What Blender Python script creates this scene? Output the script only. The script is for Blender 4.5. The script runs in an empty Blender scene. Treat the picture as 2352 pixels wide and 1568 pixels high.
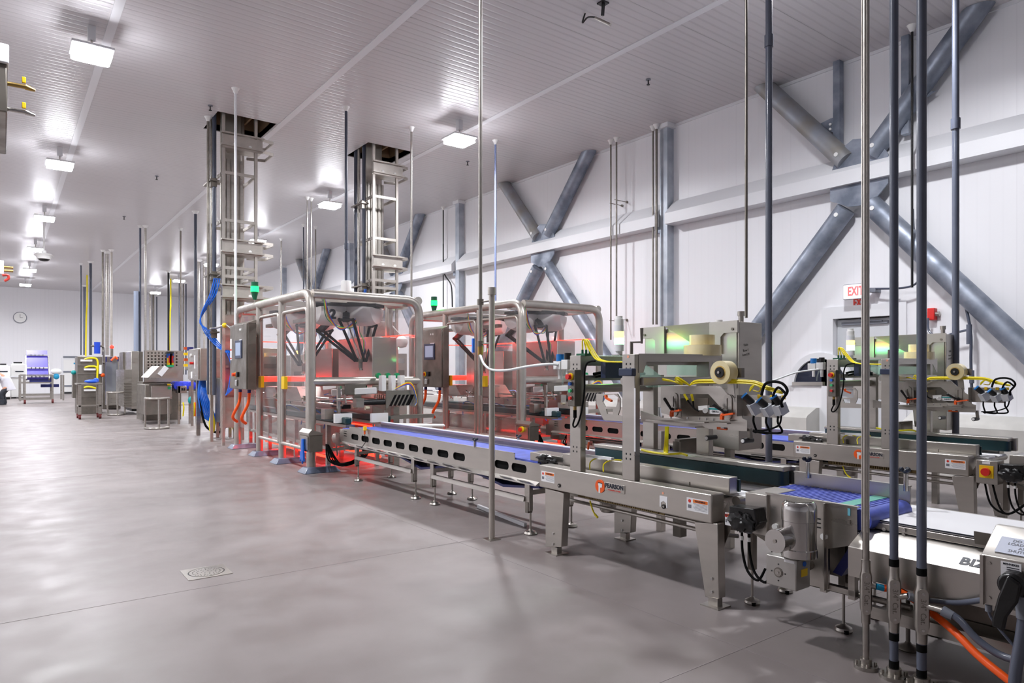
import bpy, math, random
from mathutils import Vector as V, Matrix
from mathutils.geometry import tessellate_polygon
random.seed(4)
sc = bpy.context.scene
COL = sc.collection
# ---------------------------------------------------------------- camera, world, exposure
FPX = 1568.0; CAMH = 1.5
cam_d = bpy.data.cameras.new('camera'); cam = bpy.data.objects.new('camera', cam_d); COL.objects.link(cam)
cam_d.lens = 24; cam_d.sensor_width = 36; cam_d.shift_y = 66/2352
cam_d.clip_end = 200; cam_d.clip_start = 0.05
YAW = math.atan2(1174, 1568)
cam.location = (0, 0, CAMH); cam.rotation_euler = (math.pi/2, 0, -YAW)
sc.camera = cam
w = bpy.data.worlds.new('world'); sc.world = w; w.use_nodes = True
w.node_tree.nodes['Background'].inputs[0].default_value = (.8, .85, 1, 1)
w.node_tree.nodes['Background'].inputs[1].default_value = 0.3
sc.view_settings.view_transform = 'Standard'; sc.view_settings.look = 'None'
sc.view_settings.gamma = 1; sc.view_settings.use_curve_mapping = False
sc.view_settings.exposure = 0.47
LAMP = 50.0       # glow of the ceiling fixtures' diffusers
WATT = 172.0      # lamp behind each diffuser, shining down
sc.cycles.max_bounces = 10; sc.cycles.diffuse_bounces = 5; sc.cycles.transparent_max_bounces = 24
sc.cycles.glossy_bounces = 5; sc.cycles.sample_clamp_indirect = 6
sc.cycles.use_denoising = True
SN, CN = math.sin(YAW), math.cos(YAW)
# measuring helpers: a point of the photograph carried onto a known plane of the hall
def ray(x, y):
    l = (x-1176)/FPX
    return V((SN+l*CN, CN-l*SN, (850-y)/FPX))
def onX(x, y, X):
    d = ray(x, y); t = X/d[0]; return V((X, d[1]*t, CAMH+d[2]*t))
def onY(x, y, Y):
    d = ray(x, y); t = Y/d[1]; return V((d[0]*t, Y, CAMH+d[2]*t))
def onZ(x, y, z=0.0):
    d = ray(x, y); t = (z-CAMH)/d[2]; return V((d[0]*t, d[1]*t, z))
# ---------------------------------------------------------------- materials
def lin(c):
    return tuple((v/255/12.92 if v/255 <= .04045 else ((v/255+.055)/1.055)**2.4) for v in c)+(1,)
MATS = {}
def mat(name, rgb, rough=.5, metal=0, var=0.0, scale=3.0, stretch=(1,1,1), bump=0.0, bscale=None, emit=0, ecol=None, rvar=0, coat=0, trans=0, rgb2=None):
    if name in MATS: return MATS[name]
    m = bpy.data.materials.new(name); m.use_nodes = True; nt = m.node_tree; N = nt.nodes; L = nt.links
    b = N['Principled BSDF']; c = lin(rgb)
    b.inputs['Base Color'].default_value = c; b.inputs['Roughness'].default_value = rough; b.inputs['Metallic'].default_value = metal
    if coat: b.inputs['Coat Weight'].default_value = coat; b.inputs['Coat Roughness'].default_value = .12
    if emit:
        b.inputs['Emission Color'].default_value = lin(ecol or rgb); b.inputs['Emission Strength'].default_value = emit
    if trans: b.inputs['Transmission Weight'].default_value = trans
    if var or rvar or bump:
        tc = N.new('ShaderNodeTexCoord'); mp = N.new('ShaderNodeMapping'); mp.inputs['Scale'].default_value = stretch
        nz = N.new('ShaderNodeTexNoise'); nz.inputs['Scale'].default_value = scale; nz.inputs['Detail'].default_value = 5
        L.new(tc.outputs['Object'], mp.inputs[0]); L.new(mp.outputs[0], nz.inputs[0])
        if var:
            mx = N.new('ShaderNodeMix'); mx.data_type = 'RGBA'
            c2 = lin(rgb2) if rgb2 else tuple(v*(1-var) for v in c[:3])+(1,)
            cr = N.new('ShaderNodeMapRange'); cr.inputs[1].default_value = .35; cr.inputs[2].default_value = .65
            L.new(nz.outputs[0], cr.inputs[0]); L.new(cr.outputs[0], mx.inputs[0])
            mx.inputs[6].default_value = c; mx.inputs[7].default_value = c2
            L.new(mx.outputs[2], b.inputs['Base Color'])
        if rvar:
            r = N.new('ShaderNodeMapRange'); r.inputs[1].default_value = .3; r.inputs[2].default_value = .7
            r.inputs[3].default_value = rough-rvar; r.inputs[4].default_value = rough+rvar
            L.new(nz.outputs[0], r.inputs[0]); L.new(r.outputs[0], b.inputs['Roughness'])
        if bump:
            n2 = N.new('ShaderNodeTexNoise'); n2.inputs['Scale'].default_value = bscale or scale; n2.inputs['Detail'].default_value = 3
            L.new(mp.outputs[0], n2.inputs[0])
            bp = N.new('ShaderNodeBump'); bp.inputs['Strength'].default_value = bump; bp.inputs['Distance'].default_value = .004
            L.new(n2.outputs[0], bp.inputs['Height']); L.new(bp.outputs[0], b.inputs['Normal'])
    MATS[name] = m; return m
STEEL = mat('brushed_stainless', (186,181,174), .34, 1, .16, 2.5, rvar=.08, stretch=(1,1,6))
STEELH = mat('brushed_stainless_sheet', (190,185,178), .34, .94, .1, 3, rvar=.07, stretch=(.6,.6,3))
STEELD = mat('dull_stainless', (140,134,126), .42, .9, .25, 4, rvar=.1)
STEELT = mat('satin_stainless_tube', (198,192,184), .42, .9, .15, 5, rvar=.08)
CHROME = mat('polished_stainless', (205,203,200), .14, 1, .05, 2)
GALV = mat('galvanised_steel', (152,159,172), .5, .5, .5, 3.2, rvar=.12, rgb2=(112,120,134))
GALVR = mat('stained_galvanised_steel', (158,164,174), .5, .45, .5, 2.2, rvar=.12, rgb2=(150,146,138))
WHITE = mat('white_plastic', (232,232,230), .35)
WHITEP = mat('white_painted_panel', (226,227,230), .4)
GREYP = mat('grey_plastic', (120,124,134), .4)
PVC = mat('grey_coated_conduit', (92,98,114), .36, 0, .15, 4, coat=.3)
PVCD = mat('dark_grey_conduit', (66,72,88), .4, 0, coat=.2)
BLACK = mat('black_plastic', (22,22,24), .38)
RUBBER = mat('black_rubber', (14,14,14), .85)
RUBBER.node_tree.nodes['Principled BSDF'].inputs['Specular IOR Level'].default_value = .15
BAG = mat('black_plastic_bag', (14,14,15), .28, 0, bump=1.0, bscale=18, scale=10)
NAVY = mat('navy_plastic', (48,58,84), .4)
BLUE = mat('blue_belt', (72,88,178), .42, 0, .12, 8, rgb2=(92,108,205))
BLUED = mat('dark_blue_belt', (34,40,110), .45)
BLUEH = mat('blue_hose', (24,104,214), .35)
GREEND = mat('dark_green_belt', (18,52,56), .4)
GREEN = mat('green_plastic', (20,150,95), .4)
YELLOW = mat('yellow_cable', (238,220,20), .4)
YELLOWC = mat('yellow_cap', (240,200,20), .4)
ORANGE = mat('orange_plastic', (238,92,20), .42)
ORANGEC = mat('orange_cable', (250,92,14), .38)
RED = mat('red_plastic', (214,36,30), .4)
TAPE = mat('clear_tape_roll', (240,228,186), .3, 0, .25, 6, rgb2=(226,208,150), coat=.4)
CORE = mat('tape_core', (225,190,110), .5)
BELTW = mat('white_belt', (244,244,246), .4)
COPPER = mat('brass_valve', (180,150,90), .35, .9)
CYAN = mat('cyan_tape', (24,150,196), .45)
TEAL = mat('teal_plastic', (20,150,150), .45)
LABELW = mat('white_label', (236,236,238), .5)
LABELG = mat('printed_grey_text', (120,122,130), .6)
LABELO = mat('orange_label', (236,118,30), .5)
INK = mat('dark_ink', (28,34,48), .5)
INKR = mat('red_ink', (214,48,30), .5)
BOOT = mat('blue_grey_resin', (112,124,146), .3, 0, .3, 6, coat=.3)
SKIN = mat('skin', (205,150,120), .5)
COAT = mat('white_coat_cloth', (222,222,230), .8, 0, .08, 5)
SHOE = mat('dark_boot', (40,44,54), .6)
def emis(name, rgb, s): return mat(name, rgb, .4, emit=s)
LGREEN = emis('lit_green_lens', (20,255,90), 3.2)
LWHITE = emis('lit_green_white_lens', (90,255,140), 24)
LAMBER = emis('lit_amber_lens', (255,190,70), 7)
LORANGE = emis('lit_orange_lens', (255,120,20), 3)
LRED = emis('lit_red_lens', (255,34,20), 7)
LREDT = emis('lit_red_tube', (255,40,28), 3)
SCREEN = emis('lit_screen', (150,165,190), .12)
def glassy(name, tint, a=.88, rough=.06):
    m = bpy.data.materials.new(name); m.use_nodes = True; nt = m.node_tree; nt.nodes.clear(); N = nt.nodes; L = nt.links
    o = N.new('ShaderNodeOutputMaterial'); t = N.new('ShaderNodeBsdfTransparent'); t.inputs[0].default_value = tint+(1,)
    g = N.new('ShaderNodeBsdfGlossy'); g.inputs['Roughness'].default_value = rough; g.inputs['Color'].default_value = (1,1,1,1)
    d = N.new('ShaderNodeBsdfDiffuse'); d.inputs[0].default_value = (.8,.8,.82,1)
    lw = N.new('ShaderNodeLayerWeight'); lw.inputs[0].default_value = .35
    fr = N.new('ShaderNodeMath'); fr.operation = 'MULTIPLY_ADD'; fr.inputs[1].default_value = .1; fr.inputs[2].default_value = .012; L.new(lw.outputs[1], fr.inputs[0])
    m1 = N.new('ShaderNodeMixShader'); m1.inputs[0].default_value = 1-a
    L.new(t.outputs[0], m1.inputs[1]); L.new(d.outputs[0], m1.inputs[2])
    m2 = N.new('ShaderNodeMixShader'); L.new(fr.outputs[0], m2.inputs[0]); L.new(m1.outputs[0], m2.inputs[1]); L.new(g.outputs[0], m2.inputs[2])
    L.new(m2.outputs[0], o.inputs[0]); MATS[name] = m; return m
MIRR = mat('vertically_brushed_stainless', (200,198,192), .3, 1)
_n = MIRR.node_tree.nodes; _t = _n.new('ShaderNodeTangent'); _t.direction_type = 'RADIAL'; _t.axis = 'Z'; _b = _n['Principled BSDF']; _b.inputs['Anisotropic'].default_value = .9
MIRR.node_tree.links.new(_t.outputs[0], _b.inputs['Tangent'])
CLEAR = glassy('clear_polycarbonate', (.965,.955,.955), .975)
CLEARG = glassy('greenish_clear_guard', (.8,.93,.87), .85)
SMOKE = glassy('smoked_guard', (.5,.55,.62), .8)
# striped metal panels: fine grooves repeated along one axis, seams at a wider step
def panel_mat(name, rgb, axis, step, seam, rough=.4, depth=.5, gw=.16, metal=0, seamd=.75, grd=.9):
    m = bpy.data.materials.new(name); m.use_nodes = True; nt = m.node_tree; N = nt.nodes; L = nt.links
    b = N['Principled BSDF']; b.inputs['Roughness'].default_value = rough; b.inputs['Metallic'].default_value = metal
    g = N.new('ShaderNodeNewGeometry'); s = N.new('ShaderNodeSeparateXYZ'); L.new(g.outputs['Position'], s.inputs[0])
    def M(op, a, bb=None):
        n = N.new('ShaderNodeMath'); n.operation = op
        for i, v in enumerate((a, bb)):
            if v is None: continue
            if isinstance(v, (int, float)): n.inputs[i].default_value = v
            else: L.new(v, n.inputs[i])
        return n.outputs[0]
    a = s.outputs[axis]
    fr = M('FRACT', M('DIVIDE', a, step)); tri = M('ABSOLUTE', M('SUBTRACT', fr, .5))     # 0 mid .. .5 edge
    groove = M('MINIMUM', M('DIVIDE', M('SUBTRACT', .5, tri), gw), 1.0)                    # 0 in groove, 1 on land
    fs = M('FRACT', M('DIVIDE', a, seam)); ts = M('ABSOLUTE', M('SUBTRACT', fs, .5))
    sm = M('MINIMUM', M('DIVIDE', M('SUBTRACT', .5, ts), .006/seam), 1.0)
    h = M('ADD', M('MULTIPLY', groove, .6), M('MULTIPLY', sm, .6))
    bp = N.new('ShaderNodeBump'); bp.inputs['Strength'].default_value = depth; bp.inputs['Distance'].default_value = .012
    L.new(h, bp.inputs['Height']); L.new(bp.outputs[0], b.inputs['Normal'])
    k = M('MULTIPLY', M('ADD', M('MULTIPLY', groove, 1-grd), grd), M('ADD', M('MULTIPLY', sm, 1-seamd), seamd))
    mx = N.new('ShaderNodeMix'); mx.data_type = 'RGBA'; mx.inputs[6].default_value = (0,0,0,1); mx.inputs[7].default_value = lin(rgb)
    L.new(k, mx.inputs[0]); L.new(mx.outputs[2], b.inputs['Base Color'])
    MATS[name] = m; return m
WALLM = panel_mat('ribbed_white_wall_panel', (233,233,236), 1, .16, 1.12, .38, .09, .14, seamd=.94, grd=.985)
WALLF = panel_mat('ribbed_white_end_panel', (233,233,236), 0, .2, 1.12, .4, .14, .12, seamd=.9, grd=.97)
CEILM = panel_mat('ribbed_ceiling_panel', (206,203,205), 1, .137, 1.096, .34, .5, .2, seamd=.68, grd=.9)
def floor_mat():
    m = bpy.data.materials.new('sealed_concrete_floor'); m.use_nodes = True; nt = m.node_tree; N = nt.nodes; L = nt.links
    b = N['Principled BSDF']; g = N.new('ShaderNodeNewGeometry')
    n1 = N.new('ShaderNodeTexNoise'); n1.inputs['Scale'].default_value = .55; n1.inputs['Detail'].default_value = 6; n1.inputs['Roughness'].default_value = .6
    n2 = N.new('ShaderNodeTexNoise'); n2.inputs['Scale'].default_value = 3.0; n2.inputs['Detail'].default_value = 8
    n3 = N.new('ShaderNodeTexNoise'); n3.inputs['Scale'].default_value = 260; n3.inputs['Detail'].default_value = 2
    for n in (n1, n2, n3): L.new(g.outputs['Position'], n.inputs[0])
    cr = N.new('ShaderNodeValToRGB'); e = cr.color_ramp.elements
    e[0].position = .3; e[0].color = lin((121,113,111)); e[1].position = .7; e[1].color = lin((143,135,134))
    L.new(n1.outputs[0], cr.inputs[0])
    c2 = N.new('ShaderNodeValToRGB'); e = c2.color_ramp.elements
    e[0].position = .3; e[0].color = (.84,.82,.81,1); e[1].position = .75; e[1].color = (1,1,1,1)
    L.new(n2.outputs[0], c2.inputs[0])
    mx = N.new('ShaderNodeMix'); mx.data_type = 'RGBA'; mx.blend_type = 'MULTIPLY'; mx.inputs[0].default_value = .8
    L.new(cr.outputs[0], mx.inputs[6]); L.new(c2.outputs[0], mx.inputs[7]); L.new(mx.outputs[2], b.inputs['Base Color'])
    r = N.new('ShaderNodeMapRange'); r.inputs[1].default_value = .3; r.inputs[2].default_value = .7; r.inputs[3].default_value = .34; r.inputs[4].default_value = .55
    L.new(n2.outputs[0], r.inputs[0]); L.new(r.outputs[0], b.inputs['Roughness'])
    bp = N.new('ShaderNodeBump'); bp.inputs['Strength'].default_value = .12; bp.inputs['Distance'].default_value = .002
    L.new(n3.outputs[0], bp.inputs['Height']); L.new(bp.outputs[0], b.inputs['Normal'])
    return m
FLOORM = floor_mat()
# ---------------------------------------------------------------- mesh builder
def crumple(c, r, seed, n=14, m=10, k=.28):
    rd = random.Random(seed); q = MB().ball((0,0,0), 1, n, m); out = MB()
    d = {}
    for v in q.v:
        key = tuple(round(x,3) for x in v); f = d.setdefault(key, 1+rd.uniform(-k,k)); out.v.append(V((c[0]+v.x*r[0]*f, c[1]+v.y*r[1]*f, c[2]+v.z*r[2]*f)))
    out.f = q.f; return out
class MB:
    def __init__(s): s.v = []; s.f = []
    def add(s, vs, fs):
        o = len(s.v); s.v += [V(q) for q in vs]; s.f += [tuple(i+o for i in f) for f in fs]; return s
    def box(s, x0, x1, y0, y1, z0, z1):
        return s.add([(x0,y0,z0),(x1,y0,z0),(x1,y1,z0),(x0,y1,z0),(x0,y0,z1),(x1,y0,z1),(x1,y1,z1),(x0,y1,z1)],
                     [(0,3,2,1),(4,5,6,7),(0,1,5,4),(1,2,6,5),(2,3,7,6),(3,0,4,7)])
    def cbox(s, c, d):
        return s.box(c[0]-d[0]/2, c[0]+d[0]/2, c[1]-d[1]/2, c[1]+d[1]/2, c[2]-d[2]/2, c[2]+d[2]/2)
    def frame(s, d):
        d = V(d).normalized(); u = V((0,0,1)) if abs(d.z) < .95 else V((0,1,0))
        a = d.cross(u).normalized(); return d, a, a.cross(d).normalized()
    def bar(s, p0, p1, w, h):
        p0, p1 = V(p0), V(p1); d, a, b = s.frame(p1-p0)
        vs = [p+a*w/2*i+b*h/2*j for p in (p0, p1) for i, j in ((-1,-1),(1,-1),(1,1),(-1,1))]
        return s.add(vs, [(0,3,2,1),(4,5,6,7),(0,1,5,4),(1,2,6,5),(2,3,7,6),(3,0,4,7)])
    def cyl(s, p0, p1, r, r2=None, n=16):
        p0, p1 = V(p0), V(p1); r2 = r if r2 is None else r2; d, a, b = s.frame(p1-p0)
        vs = [p+(a*math.cos(t)+b*math.sin(t))*rr for p, rr in ((p0,r),(p1,r2)) for t in [2*math.pi*i/n for i in range(n)]]
        return s.add(vs, [(i,(i+1)%n,n+(i+1)%n,n+i) for i in range(n)]+[tuple(range(n-1,-1,-1)), tuple(range(n,2*n))])
    def pipe(s, p0, p1, r, ri, n=20):       # open ring
        p0, p1 = V(p0), V(p1); d, a, b = s.frame(p1-p0)
        vs = [p+(a*math.cos(t)+b*math.sin(t))*rr for p in (p0,p1) for rr in (r,ri) for t in [2*math.pi*i/n for i in range(n)]]
        fs = []
        for i in range(n):
            j = (i+1)%n; fs += [(i,j,2*n+j,2*n+i),(n+j,n+i,3*n+i,3*n+j),(j,i,n+i,n+j),(2*n+i,2*n+j,3*n+j,3*n+i)]
        return s.add(vs, fs)
    def tube(s, pts, r, n=10, sm=6, closed=False):
        P = [V(p) for p in pts]
        if sm > 1 and len(P) > 2:
            Q = []; m = len(P)
            for i in range(m if closed else m-1):
                if closed: p0, p1, p2, p3 = P[i-1], P[i], P[(i+1)%m], P[(i+2)%m]
                else: p0, p1, p2, p3 = P[max(i-1,0)], P[i], P[i+1], P[min(i+2,m-1)]
                for k in range(sm):
                    t = k/sm; Q.append(.5*((2*p1)+(p2-p0)*t+(2*p0-5*p1+4*p2-p3)*t*t+(3*p1-p0-3*p2+p3)*t**3))
            if not closed: Q.append(P[-1])
            P = Q
        m = len(P); a = None; rings = []
        for i, p in enumerate(P):
            q0 = P[i-1] if (i or closed) else p; q1 = P[(i+1)%m] if (i < m-1 or closed) else p
            d = (q1-q0).normalized()
            if a is None: _, a, _b = s.frame(d)
            a = (a-d*a.dot(d)).normalized(); b = d.cross(a)
            rings.append([p+(a*math.cos(2*math.pi*k/n)+b*math.sin(2*math.pi*k/n))*r for k in range(n)])
        vs = [q for g in rings for q in g]; fs = []
        for i in range(m if closed else m-1):
            for k in range(n):
                k2 = (k+1)%n; i2 = (i+1)%m; fs.append((i*n+k, i*n+k2, i2*n+k2, i2*n+k))
        if not closed: fs += [tuple(range(n-1,-1,-1)), tuple(range((m-1)*n, m*n))]
        return s.add(vs, fs)
    def prism(s, ax, poly, a, b, holes=()):
        def P3(p, t): return (t,p[0],p[1]) if ax == 'x' else ((p[0],t,p[1]) if ax == 'y' else (p[0],p[1],t))
        loops = [list(poly)]+[list(h) for h in holes]; flat = [p for l in loops for p in l]; n = len(flat)
        tri = tessellate_polygon([[V((p[0],p[1],0)) for p in l] for l in loops])
        fs = []
        if holes: fs += [tuple(t) for t in tri]+[tuple(i+n for i in t) for t in tri]
        else: fs += [tuple(range(n)), tuple(range(2*n-1, n-1, -1))] if len(poly) < 5 else [tuple(t) for t in tri]+[tuple(i+n for i in t) for t in tri]
        o = 0
        for l in loops:
            k = len(l); fs += [(o+i, o+(i+1)%k, n+o+(i+1)%k, n+o+i) for i in range(k)]; o += k
        return s.add([P3(p,a) for p in flat]+[P3(p,b) for p in flat], fs)
    def lathe(s, c, prof, ax=(0,0,1), n=24):
        c = V(c); d, a, b = s.frame(ax); vs = []; fs = []; m = len(prof)
        for r, h in prof:
            vs += [c+d*h+(a*math.cos(2*math.pi*k/n)+b*math.sin(2*math.pi*k/n))*max(r,1e-4) for k in range(n)]
        for i in range(m-1): fs += [(i*n+k, i*n+(k+1)%n, (i+1)*n+(k+1)%n, (i+1)*n+k) for k in range(n)]
        fs += [tuple(range(n-1,-1,-1)), tuple(range((m-1)*n, m*n))]
        return s.add(vs, fs)
    def ball(s, c, r, n=14, m=9):
        r = (r,r,r) if isinstance(r,(int,float)) else r; vs = []; fs = []
        for i in range(m+1):
            t = math.pi*i/m
            vs += [(c[0]+r[0]*math.sin(t)*math.cos(2*math.pi*k/n), c[1]+r[1]*math.sin(t)*math.sin(2*math.pi*k/n), c[2]+r[2]*math.cos(t)) for k in range(n)]
        for i in range(m): fs += [(i*n+k, i*n+(k+1)%n, (i+1)*n+(k+1)%n, (i+1)*n+k) for k in range(n)]
        return s.add(vs, fs)
    def text(s, txt, size, o, u, v, off=0.0, ext=.002, align='CENTER', sx=1.0):
        cu = bpy.data.curves.new('t', 'FONT'); cu.body = txt; cu.size = size; cu.offset = off; cu.extrude = ext; cu.align_x = align; cu.align_y = 'CENTER'; cu.resolution_u = 3
        ob = bpy.data.objects.new('t', cu); COL.objects.link(ob); dg = bpy.context.evaluated_depsgraph_get(); dg.update()
        me = bpy.data.meshes.new_from_object(ob.evaluated_get(dg)); u = V(u).normalized(); v = V(v).normalized(); nn = u.cross(v)
        s.add([V(o)+u*q.co.x*sx+v*q.co.y+nn*q.co.z for q in me.vertices], [tuple(p.vertices) for p in me.polygons])
        bpy.data.objects.remove(ob); bpy.data.meshes.remove(me); bpy.data.curves.remove(cu); return s
    def build(s, name, m, parent=None, bevel=0, label=None):
        me = bpy.data.meshes.new(name)
        lo = V([min(q[i] for q in s.v) for i in range(3)]); hi = V([max(q[i] for q in s.v) for i in range(3)])
        c = (lo+hi)/2
        if parent is None: c.z = lo.z
        me.from_pydata([q-c for q in s.v], [], s.f)
        import bmesh
        bm = bmesh.new(); bm.from_mesh(me); bmesh.ops.remove_doubles(bm, verts=bm.verts, dist=1e-5)
        bmesh.ops.recalc_face_normals(bm, faces=bm.faces); bm.to_mesh(me); bm.free()
        me.shade_smooth(); me.set_sharp_from_angle(angle=math.radians(38))
        me.materials.append(m)
        o = bpy.data.objects.new(name, me); COL.objects.link(o)
        if parent is not None:
            o.parent = parent; o.location = c-wloc(parent)
        else: o.location = c
        if bevel:
            md = o.modifiers.new('bevel','BEVEL'); md.width = bevel; md.segments = 2; md.limit_method = 'ANGLE'; md.angle_limit = math.radians(40)
        if label: o['label'] = label
        return o
def wloc(o):
    p = V(o.location)
    while o.parent: o = o.parent; p += o.location
    return p
def thing(name, label, cat, loc, group=None):
    o = bpy.data.objects.new(name, None); COL.objects.link(o); o.location = loc; o.empty_display_size = .1
    o['label'] = label; o['category'] = cat
    if group: o['group'] = group
    return o
def tag(o, label, cat, group=None):
    o['label'] = label; o['category'] = cat
    if group: o['group'] = group
    return o
def struct(o): o['kind'] = 'structure'; return o
def dup(o, delta, label=None, parent=None, swap=None):
    c = o.copy(); COL.objects.link(c); c.parent = parent
    if parent is None: c.location = V(o.location)+V(delta)
    if label: c['label'] = label
    for ch in o.children: dup(ch, None, None, c)
    return c
def rrect(x0, x1, y0, y1, r, n=4):
    out = []
    for cx, cy, a in ((x1-r,y1-r,0),(x0+r,y1-r,90),(x0+r,y0+r,180),(x1-r,y0+r,270)):
        for k in range(n+1):
            t = math.radians(a+90*k/n); out.append((cx+r*math.cos(t), cy+r*math.sin(t)))
    return out
def circ(cx, cy, r, n=16): return [(cx+r*math.cos(2*math.pi*k/n), cy+r*math.sin(2*math.pi*k/n)) for k in range(n)]
CE = 6.6          # ceiling height
WX = 11.2         # face of the right wall
FY = 52.0         # face of the far wall
WL, WB = -9.0, -7.0
# ---------------------------------------------------------------- the hall
struct(MB().box(WL-.3, WX+.3, WB-.3, FY+.3, -.2, 0).build('floor', FLOORM))
OPEN = [(3.42,4.58,14.24,15.45), (6.58,7.72,14.16,15.38)]
struct(MB().prism('z', [(WL-.3,WB-.3),(WX+.3,WB-.3),(WX+.3,FY+.3),(WL-.3,FY+.3)], CE, CE+.15,
    [[(a,c),(b,c),(b,d),(a,d)] for a,b,c,d in OPEN]).build('ceiling', CEILM))
SHAFT = mat('shaft_board', (120,98,72), .8)
for a,b,c,d in OPEN:
    m = MB(); m.box(a-.05,a,c-.05,d+.05,CE+.02,CE+1.1).box(b,b+.05,c-.05,d+.05,CE+.02,CE+1.1).box(a,b,c-.05,c,CE+.02,CE+1.1).box(a,b,d,d+.05,CE+.02,CE+1.1).box(a-.05,b+.05,c-.05,d+.05,CE+1.1,CE+1.15)
    for k in range(4): m.box(a+.1+k*.24, a+.14+k*.24, c, d, CE+.25, CE+.4)
    struct(m.build('ceiling_shaft', SHAFT))
dY0, dY1, dZ = 4.98, 5.94, 2.36
struct(MB().prism('x', [(WB-.3,0),(FY+.3,0),(FY+.3,CE),(WB-.3,CE)], WX, WX+.3, [[(dY0,.12),(dY1,.12),(dY1,dZ),(dY0,dZ)]]).build('wall_right', WALLM))
struct(MB().box(WL-.3, WX, FY, FY+.3, 0, CE).build('wall_far', WALLF))
struct(MB().box(WL-.3, WL, WB-.3, FY, 0, CE).build('wall_left', WALLM))
struct(MB().box(WL, WX, WB-.3, WB, 0, CE).build('wall_back', WALLF))
CURB = mat('pale_concrete_curb', (206,204,199), .6, 0, .12, 3)
m = MB()
for y0, y1 in ((WB, dY0-.3), (dY1+.25, 9.3), (9.6, 17.3), (17.6, 25.3), (25.6, FY)):
    m.prism('y', [(10.78,0),(11.195,0),(11.195,.86),(11.1,.86),(10.82,.74),(10.78,.7)], y0, y1)
struct(m.build('baseboard_right', CURB))
# white cover strips under the ceiling joints
for i, x in enumerate((1.32, 4.66, 7.96)):
    struct(MB().box(x-.06, x+.06, WB, FY, CE-.012, CE+.001).build('trim_%d' % (i+1), WHITEP))
struct(MB().box(WX-.03, WX, WB, FY, CE-.05, CE).build('trim_4', WHITEP))
# columns along the right wall, girt covers between them
cols = [9.45+8.0*k for k in range(-2, 5)]
n = 5
for k, y in enumerate(cols):
    m = MB().box(11.0,11.2,y-.1,y+.1,0,CE-.09)
    struct(m.build('trim_column', mat('pale_galvanised_steel', (196,202,210), .5, .35, .3, 2.5, rgb2=(160,168,180))))
    struct(MB().box(10.94,11.2,y-.16,y+.16,CE-.09,CE).build('trim_column_cap', WHITEP))
    if k+1 < len(cols):
        y0, y1 = y+.13, cols[k+1]-.13
        m = MB().prism('y', [(10.88,4.49),(11.195,4.49),(11.195,5.0),(11.17,5.0),(10.88,4.71)], y0, y1)
        struct(m.build('trim_girt', WHITEP))
        struct(MB().box(11.0,11.18,y0-.04,y0+.1,4.37,4.49).build('trim_girt_bracket', GALV))
# concrete joint lines cut in the floor
m = MB()
JM = mat('floor_joint', (138,130,130), .7)
for x in (3.2,): m.box(x-.0025, x+.0025, WB, FY, .0002, .0012)
for y in (-3, 2.2, 5.05, 11.4, 17.6, 24): m.box(WL, 10.7, y-.0025, y+.0025, .0002, .0012)
struct(m.build('floor_joints', JM))
# ---------------------------------------------------------------- braces on the right wall
def brace(cy, label, cz=4.57):
    t = thing('cross_brace', label, 'steel brace', (11.0, cy, 0), 'galvanised X braces on the right wall')
    X = 11.0; r = .155
    g = [(-.62,.12),(-.62,-.3),(-.2,-.45),(.3,-.48),(.66,-.2),(.66,.25),(.42,.55),(-.1,.62),(-.4,.5)]
    MB().prism('x', [(cy-a*.72, cz+.02+b) for a, b in g], X-.04, X-.015).build('gusset_plate', GALV, t)
    for sy, sz, mm in ((1,1,GALVR),(-1,1,GALV),(1,-1,GALV),(-1,-1,GALV)):
        a = V((X, cy+sy*.2, cz+sz*.33 - (.12 if sz < 0 else 0))); L = (CE+.06-a.z) if sz > 0 else (a.z-.75)
        b = V((X, a.y+sy*.87*L, a.z+sz*L))
        m = MB().cyl(a, b, r, n=24); ax = (b-a).normalized()
        if sz > 0: m.v = [q if i < 24 else q+ax*((CE-.004-q.z)/ax.z) for i, q in enumerate(m.v)]
        o = m.build('brace_tube', mm, t)
        MB().cyl(a+(b-a).normalized()*.13+V((-r-.01,0,0)), a+(b-a).normalized()*.13+V((-r+.02,0,0)), .035, n=10).build('bolt', WHITE, t)
    return t
brace(5.43, 'galvanised steel X brace nearest the exit door, its tubes crossing at a bolted plate')
brace(13.38, 'galvanised steel X brace behind the second robot cage')
brace(21.4, 'galvanised steel X brace behind the farther lift tower')
brace(29.4, 'small distant galvanised X brace beyond the nearer lift tower')
for y0, lb in ((onX(1912,260,10.9).y, 'short grey steel post hanging from the ceiling edge above the left brace tube'), (onX(2070,190,10.9).y, 'short grey steel post hanging from the ceiling edge above the right brace tube')):
    t = thing('hanger_post', lb, 'steel post', (10.95, y0, 5.3))
    MB().box(11.02,11.15,y0-.055,y0+.055,5.1,CE).build('post', GALV, t)
    sy = 1 if y0 > 5.3 else -1
    MB().prism('x', [(y0+sy*.02,5.42),(y0+sy*.42,5.62),(y0+sy*.1,5.68),(y0+sy*.02,5.68)], 11.03, 11.05).build('connection_plate', GALV, t)
    for dz in (.5,.58): MB().cyl((11.01,y0+sy*.1,5.0+dz),(11.03,y0+sy*.1,5.0+dz), .022, n=8).build('bolt', WHITE, t)
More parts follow.
